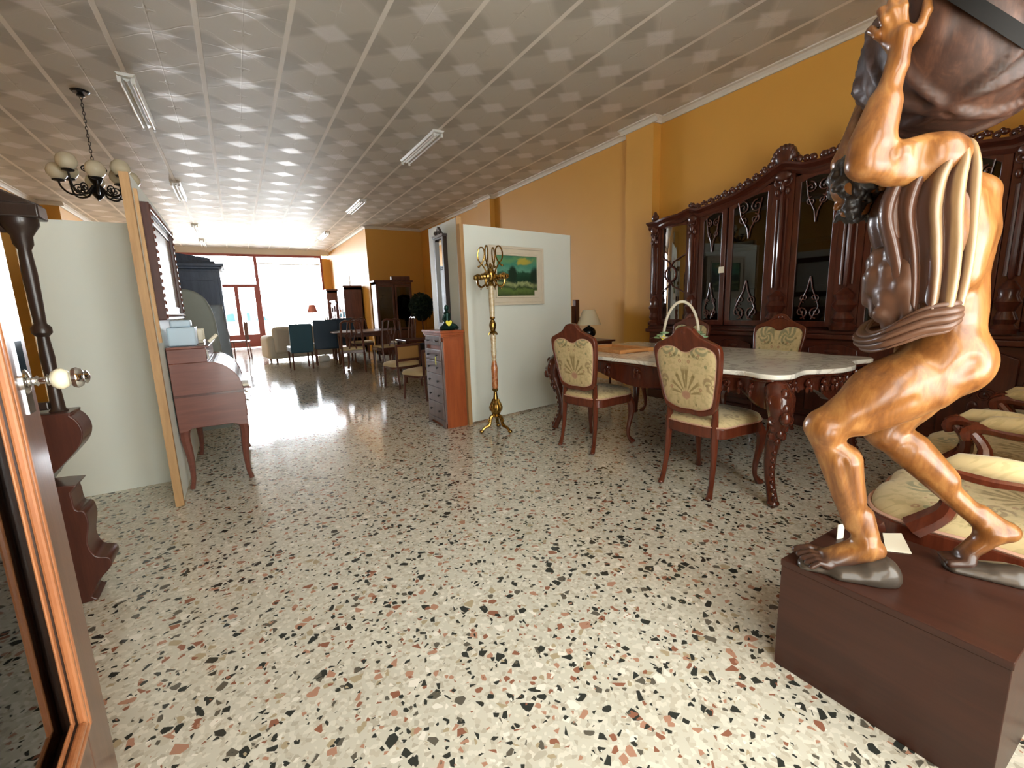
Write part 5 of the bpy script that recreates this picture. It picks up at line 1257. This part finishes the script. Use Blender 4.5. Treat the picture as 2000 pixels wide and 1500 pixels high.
def splat_chair(label, group):
    t = thing('dining_chair', label, 'chair', group=group)
    MB().box(-.22, .22, -.2, .22, .42, .46).build('seat', M['cream_fabric'], t, smooth=False, bevel=.015)
    MB().box(-.225, .225, -.205, .225, .37, .42).build('seat_rail', M['farwood'], t, smooth=False)
    for s in (-1, 1):
        MB().tube([(s * .2, .2, .4), (s * .2, .2, .2), (s * .2, .21, 0)], [.025, .018, .018]).build('leg', M['farwood'], t)
        MB().tube([(s * .17, -.24, .93), (s * .19, -.2, .6), (s * .19, -.19, .4), (s * .19, -.24, 0)], [.018, .02, .02, .018]).build('leg', M['farwood'], t)
    b = MB().tube(smoothpts([(-.17, -.24, .92), (-.1, -.25, .96), (0, -.25, .94), (.1, -.25, .96), (.17, -.24, .92)], 2, False), .018)
    b.tube([(-.05, -.24, .93), (-.08, -.225, .75), (-.03, -.21, .6), (-.06, -.2, .45)], .012).tube([(.05, -.24, .93), (.08, -.225, .75), (.03, -.21, .6), (.06, -.2, .45)], .012).tube([(0, -.22, .80 + .0), (0, -.215, .68)], .02)
    b.build('backrest', M['farwood'], t); return t
GS = 'brown splat-back chairs round the far dining table'
s0 = splat_chair('brown splat-back chair at the near left corner of the far table', GS); put(s0, (1.80, 8.75, 0), math.radians(-12))
put(dup(s0), (2.45, 8.72, 0), math.radians(8), 'brown splat-back chair at the near right corner of the far table')
put(dup(s0), (2.35, 10.45, 0), math.radians(178), 'brown splat-back chair on the window side of the far table')
put(dup(s0), (3.05, 9.6, 0), math.radians(92), 'brown splat-back chair at the right end of the far table, before the glass cabinet')
def ochre_chair(label, loc, rz):
    t = thing('upholstered_chair', label, 'armchair', loc, rz, s=.82)
    MB().cushion(smoothpts([(-.25, -.22), (.25, -.22), (.27, .05), (.2, .26), (-.2, .26), (-.27, .05)], 4), .40, .07, 'xy').build('seat', M['cream_fabric'], t)
    MB().prism(smoothpts([(-.24, -.21), (.24, -.21), (.26, .05), (.19, .25), (-.19, .25), (-.26, .05)], 4), .35, .405, 'xy').build('seat_rail', M['farwood'], t)
    MB().box(-.22, .22, -.26, -.22, .52, .74).build('backrest', M['orange_fabric'], t, smooth=False, bevel=.015)
    MB().box(-.25, .25, -.265, -.225, .74, .78).box(-.25, -.22, -.265, -.225, .4, .76).box(.22, .25, -.265, -.225, .4, .76).box(-.25, .25, -.262, -.228, .48, .52).build('back_frame', M['farwood'], t, smooth=False, bevel=.006)
    for s in (-1, 1):
        MB().tube([(s * .23, .18, .38), (s * .23, .2, .2), (s * .23, .22, 0)], [.026, .018, .018]).build('leg', M['farwood'], t); MB().tube([(s * .23, -.24, .4), (s * .23, -.27, 0)], .018).build('leg', M['farwood'], t)
    return t
ochre_chair('ochre upholstered chair partly hidden by the tall chest', (1.98, 5.50, 0), math.radians(25))
ochre_chair('second ochre chair behind the first, showing its orange back', (2.02, 6.55, 0), math.radians(15))
def low_table():
    t = thing('low_table', 'low dark table beyond the ochre chairs', 'table', (2.85, 7.9, 0))
    MB().box(-.4, .4, -.3, .3, .56, .60).build('tabletop', M['mahogany'], t, smooth=False, bevel=.005)
    MB().box(-.36, .36, -.26, .26, .1, .5).build('drawer_case', M['blackrub'], t, smooth=False)
    for x in (-.36, .36):
        for y in (-.26, .26): MB().box(x - .02, x + .02, y - .02, y + .02, 0, .56).build('leg', M['mahogany'], t, smooth=False)
low_table()
def vitrine(name, label, x0, x1, y0, y1, h, face, mat, glassm, pediment=False):
    """face: 'S' front looks to -Y, 'W' front looks to -X"""
    cx, cy = (x0 + x1) / 2, (y0 + y1) / 2; t = thing(name, label, 'cabinet', (cx, cy, 0), 0 if face == 'S' else -PI / 2)
    w, d = ((x1 - x0) / 2, (y1 - y0) / 2) if face == 'S' else ((y1 - y0) / 2, (x1 - x0) / 2)
    MB().box(-w, w, d - .02, d, 0, h).box(-w, -w + .025, -d, d, 0, h).box(w - .025, w, -d, d, 0, h).box(-w, w, -d, d, 0, .6).box(-w, w, -d, d, h - .06, h).build('carcass', mat, t, smooth=False)
    for k in range(1, 4): MB().box(-w + .03, w - .03, -d + .06, d - .03, .6 + (h - .7) * k / 4, .615 + (h - .7) * k / 4).build('shelf', M['cabglass'], t, smooth=False)
    MB().box(-w - .04, w + .04, -d - .04, d, h, h + .05).build('cornice', mat, t, smooth=False, bevel=.01)
    if pediment: MB().box(-w * .1, w * .95, -d, -d + .1, h + .05, h + .15).build('pediment', mat, t, smooth=False, bevel=.01)
    for s in (-1, 1):
        a, b = sorted((s * .01, s * (w - .01)))
        dr = MB().ring([(a, .62), (b, .62), (b, h - .07), (a, h - .07)], [(a + .05, .68), (b - .05, .68), (b - .05, h - .12), (a + .05, h - .12)], -d - .02, -d, 'xz').build('door', mat, t, smooth=False)
        MB().box(a + .05, b - .05, -d - .01, -d - .007, .68, h - .12).build('glass', glassm, dr, smooth=False)
        MB().box(a, b, -d - .02, -d, .05, .6).build('lower_door', mat, t, smooth=False, bevel=.004)
    return t
vitrine('glass_cabinet', 'brown glazed cabinet with raised top standing against the alcove wall', 3.05, 3.98, 11.55, 11.95, 1.82, 'S', M['farwood'], M['cabglass'], True)
M['bluish_glass'] = mk_glass('sky reflecting glass', (.5, .55, .6, 1), .45)
for i, (y0, y1, h, lab) in enumerate(((13.2, 14.1, 1.78, 'glazed cabinet nearest the alcove corner with pale reflecting doors'), (14.5, 15.3, 1.42, 'lower glazed cabinet between two taller ones by the window side wall'), (15.9, 16.8, 1.80, 'glazed cabinet nearest the shop window on the right wall'))):
    vitrine('glass_cabinet', lab, 2.62, 3.10, y0, y1, h, 'W', M['farwood'], M['bluish_glass'])
o = MB().ring([(-.1, -.14), (.1, -.14), (.1, .14), (-.1, .14)], [(-.07, -.11), (.07, -.11), (.07, .11), (-.07, .11)], -.01, .01, 'yz').box(-.002, .002, -.075, .075, -.115, .115).build('photo_frame', M['plaster'], smooth=False)
put(o, (2.86, 13.6, 1.975), 0); tag(o, 'small white frame standing on the cabinet nearest the alcove corner', 'frame')
o = MB().ring([(-.16, -.2), (.16, -.2), (.16, .2), (-.16, .2)], [(-.12, -.16), (.12, -.16), (.12, .16), (-.12, .16)], -.01, .01, 'yz').box(-.002, .002, -.125, .125, -.165, .165).build('photo_frame', M['plaster'], smooth=False)
put(o, (2.86, 14.9, 1.675), 0); tag(o, 'larger pale frame standing on the lower glazed cabinet', 'frame')
v = MB().lathe([(.05, 0), (.10, .08), (.11, .16), (.06, .24), (.035, .30), (.05, .34)], n=20).build('vase', M['teal']); put(v, (3.28, 11.70, 1.1755), 0)
# blue and yellow vases seen through the vitrine glass
for nm, lab, x, y, z, m in (('jug', 'pale yellow jug on the right inside the alcove cabinet', 3.82, 11.7, 1.1755, 'ceramic'),):
    q = MB().lathe([(.04, 0), (.08, .06), (.085, .12), (.05, .19), (.04, .24), (.05, .27)], n=20).tube([(.05, 0, .23), (.11, 0, .2), (.12, 0, .12), (.07, 0, .06)], .01).build(nm, M[m]); put(q, (x, y, z), 0); tag(q, lab, 'jug')
tag(v, 'dark blue vase on the left inside the alcove cabinet', 'vase')
def topiary():
    t = thing('potted_plant', 'round dark green topiary plant in a pot in the alcove', 'plant', (3.98, 10.9, 0))
    MB().lathe([(.11, 0), (.15, .22), (.16, .25), (.145, .25), (.13, .22)], n=24).build('pot', M['redwood'], t)
    MB().tube([(0, 0, .2), (.01, 0, .6), (0, .01, 1.0)], .018).build('trunk', M['farwood'], t)
    rnd = random.Random(2); m = MB()
    for k in range(2200):
        th = rnd.uniform(0, 2 * PI); u = rnd.uniform(-1, 1); r = rnd.uniform(.14, .30); q = math.sqrt(1 - u * u)
        c_ = Vector((r * q * math.cos(th), r * q * math.sin(th), 1.18 + r * 1.15 * u)); X = Matrix.Translation(c_) @ Euler((rnd.uniform(0, 6), rnd.uniform(0, 6), rnd.uniform(0, 6))).to_matrix().to_4x4()
        m.add([(0, -.055, 0), (.024, 0, .006), (0, .055, 0), (-.024, 0, .006)], [(0, 1, 2, 3)], X)
    m.build('foliage', M['leaf'], t, smooth=False)
topiary()
def pink_lamp():
    t = thing('floor_lamp', 'lamp with pale red shade standing in the shop window', 'lamp', (2.22, 16.7, 0))
    MB().lathe([(.12, 0), (.13, .015), (.02, .03), (.012, .06), (.012, 1.12), (.02, 1.15)], n=16).build('base', M['brass'], t)
    n = 20; vs = []
    for r, z in ((.17, 1.12), (.09, 1.38), (.086, 1.38), (.166, 1.12)): vs += [(r * math.cos(2 * PI * i / n), r * math.sin(2 * PI * i / n), z) for i in range(n)]
    MB().add(vs, [(k * n + i, k * n + (i + 1) % n, ((k + 1) % 4) * n + (i + 1) % n, ((k + 1) % 4) * n + i) for k in range(4) for i in range(n)]).build('lamp_shade', plain('pale red shade', (206, 126, 110), .8), t)
pink_lamp()
# parked car in the street
def car():
    t = thing('car', 'pale parked car seen through the lower glass of the shop door', 'car', (.2, 23.2, -.05))
    pr = smoothpts([(-2.1, .25), (-2.1, .62), (-1.7, .78), (-1.0, .86), (-.55, 1.28), (.55, 1.34), (1.15, 1.0), (1.9, .88), (2.1, .7), (2.1, .25), (1.6, .22), (-1.6, .22)], 3)
    MB().prism(pr, -.8, .8, 'xz').build('body', plain('white car paint', (222, 222, 220), .3, coat=.6), t, bevel=.05)
    MB().prism([(-.85, .90), (-.48, 1.22), (-.02, 1.26), (-.02, .90)], -.82, -.79, 'xz').prism([(.04, .90), (.04, 1.26), (.5, 1.25), (.95, .98), (.95, .90)], -.82, -.79, 'xz').build('window', M['teal'], t, smooth=False)
    for x in (-1.35, 1.35):
        for y in (-.78, .62): MB().lathe([(.30, 0), (.32, .03), (.32, .13), (.30, .16)], n=24, X=Matrix.Translation((x, y + .16, .32)) @ Matrix.Rotation(PI / 2, 4, 'X')).build('wheel', M['blackrub'], t)
car()
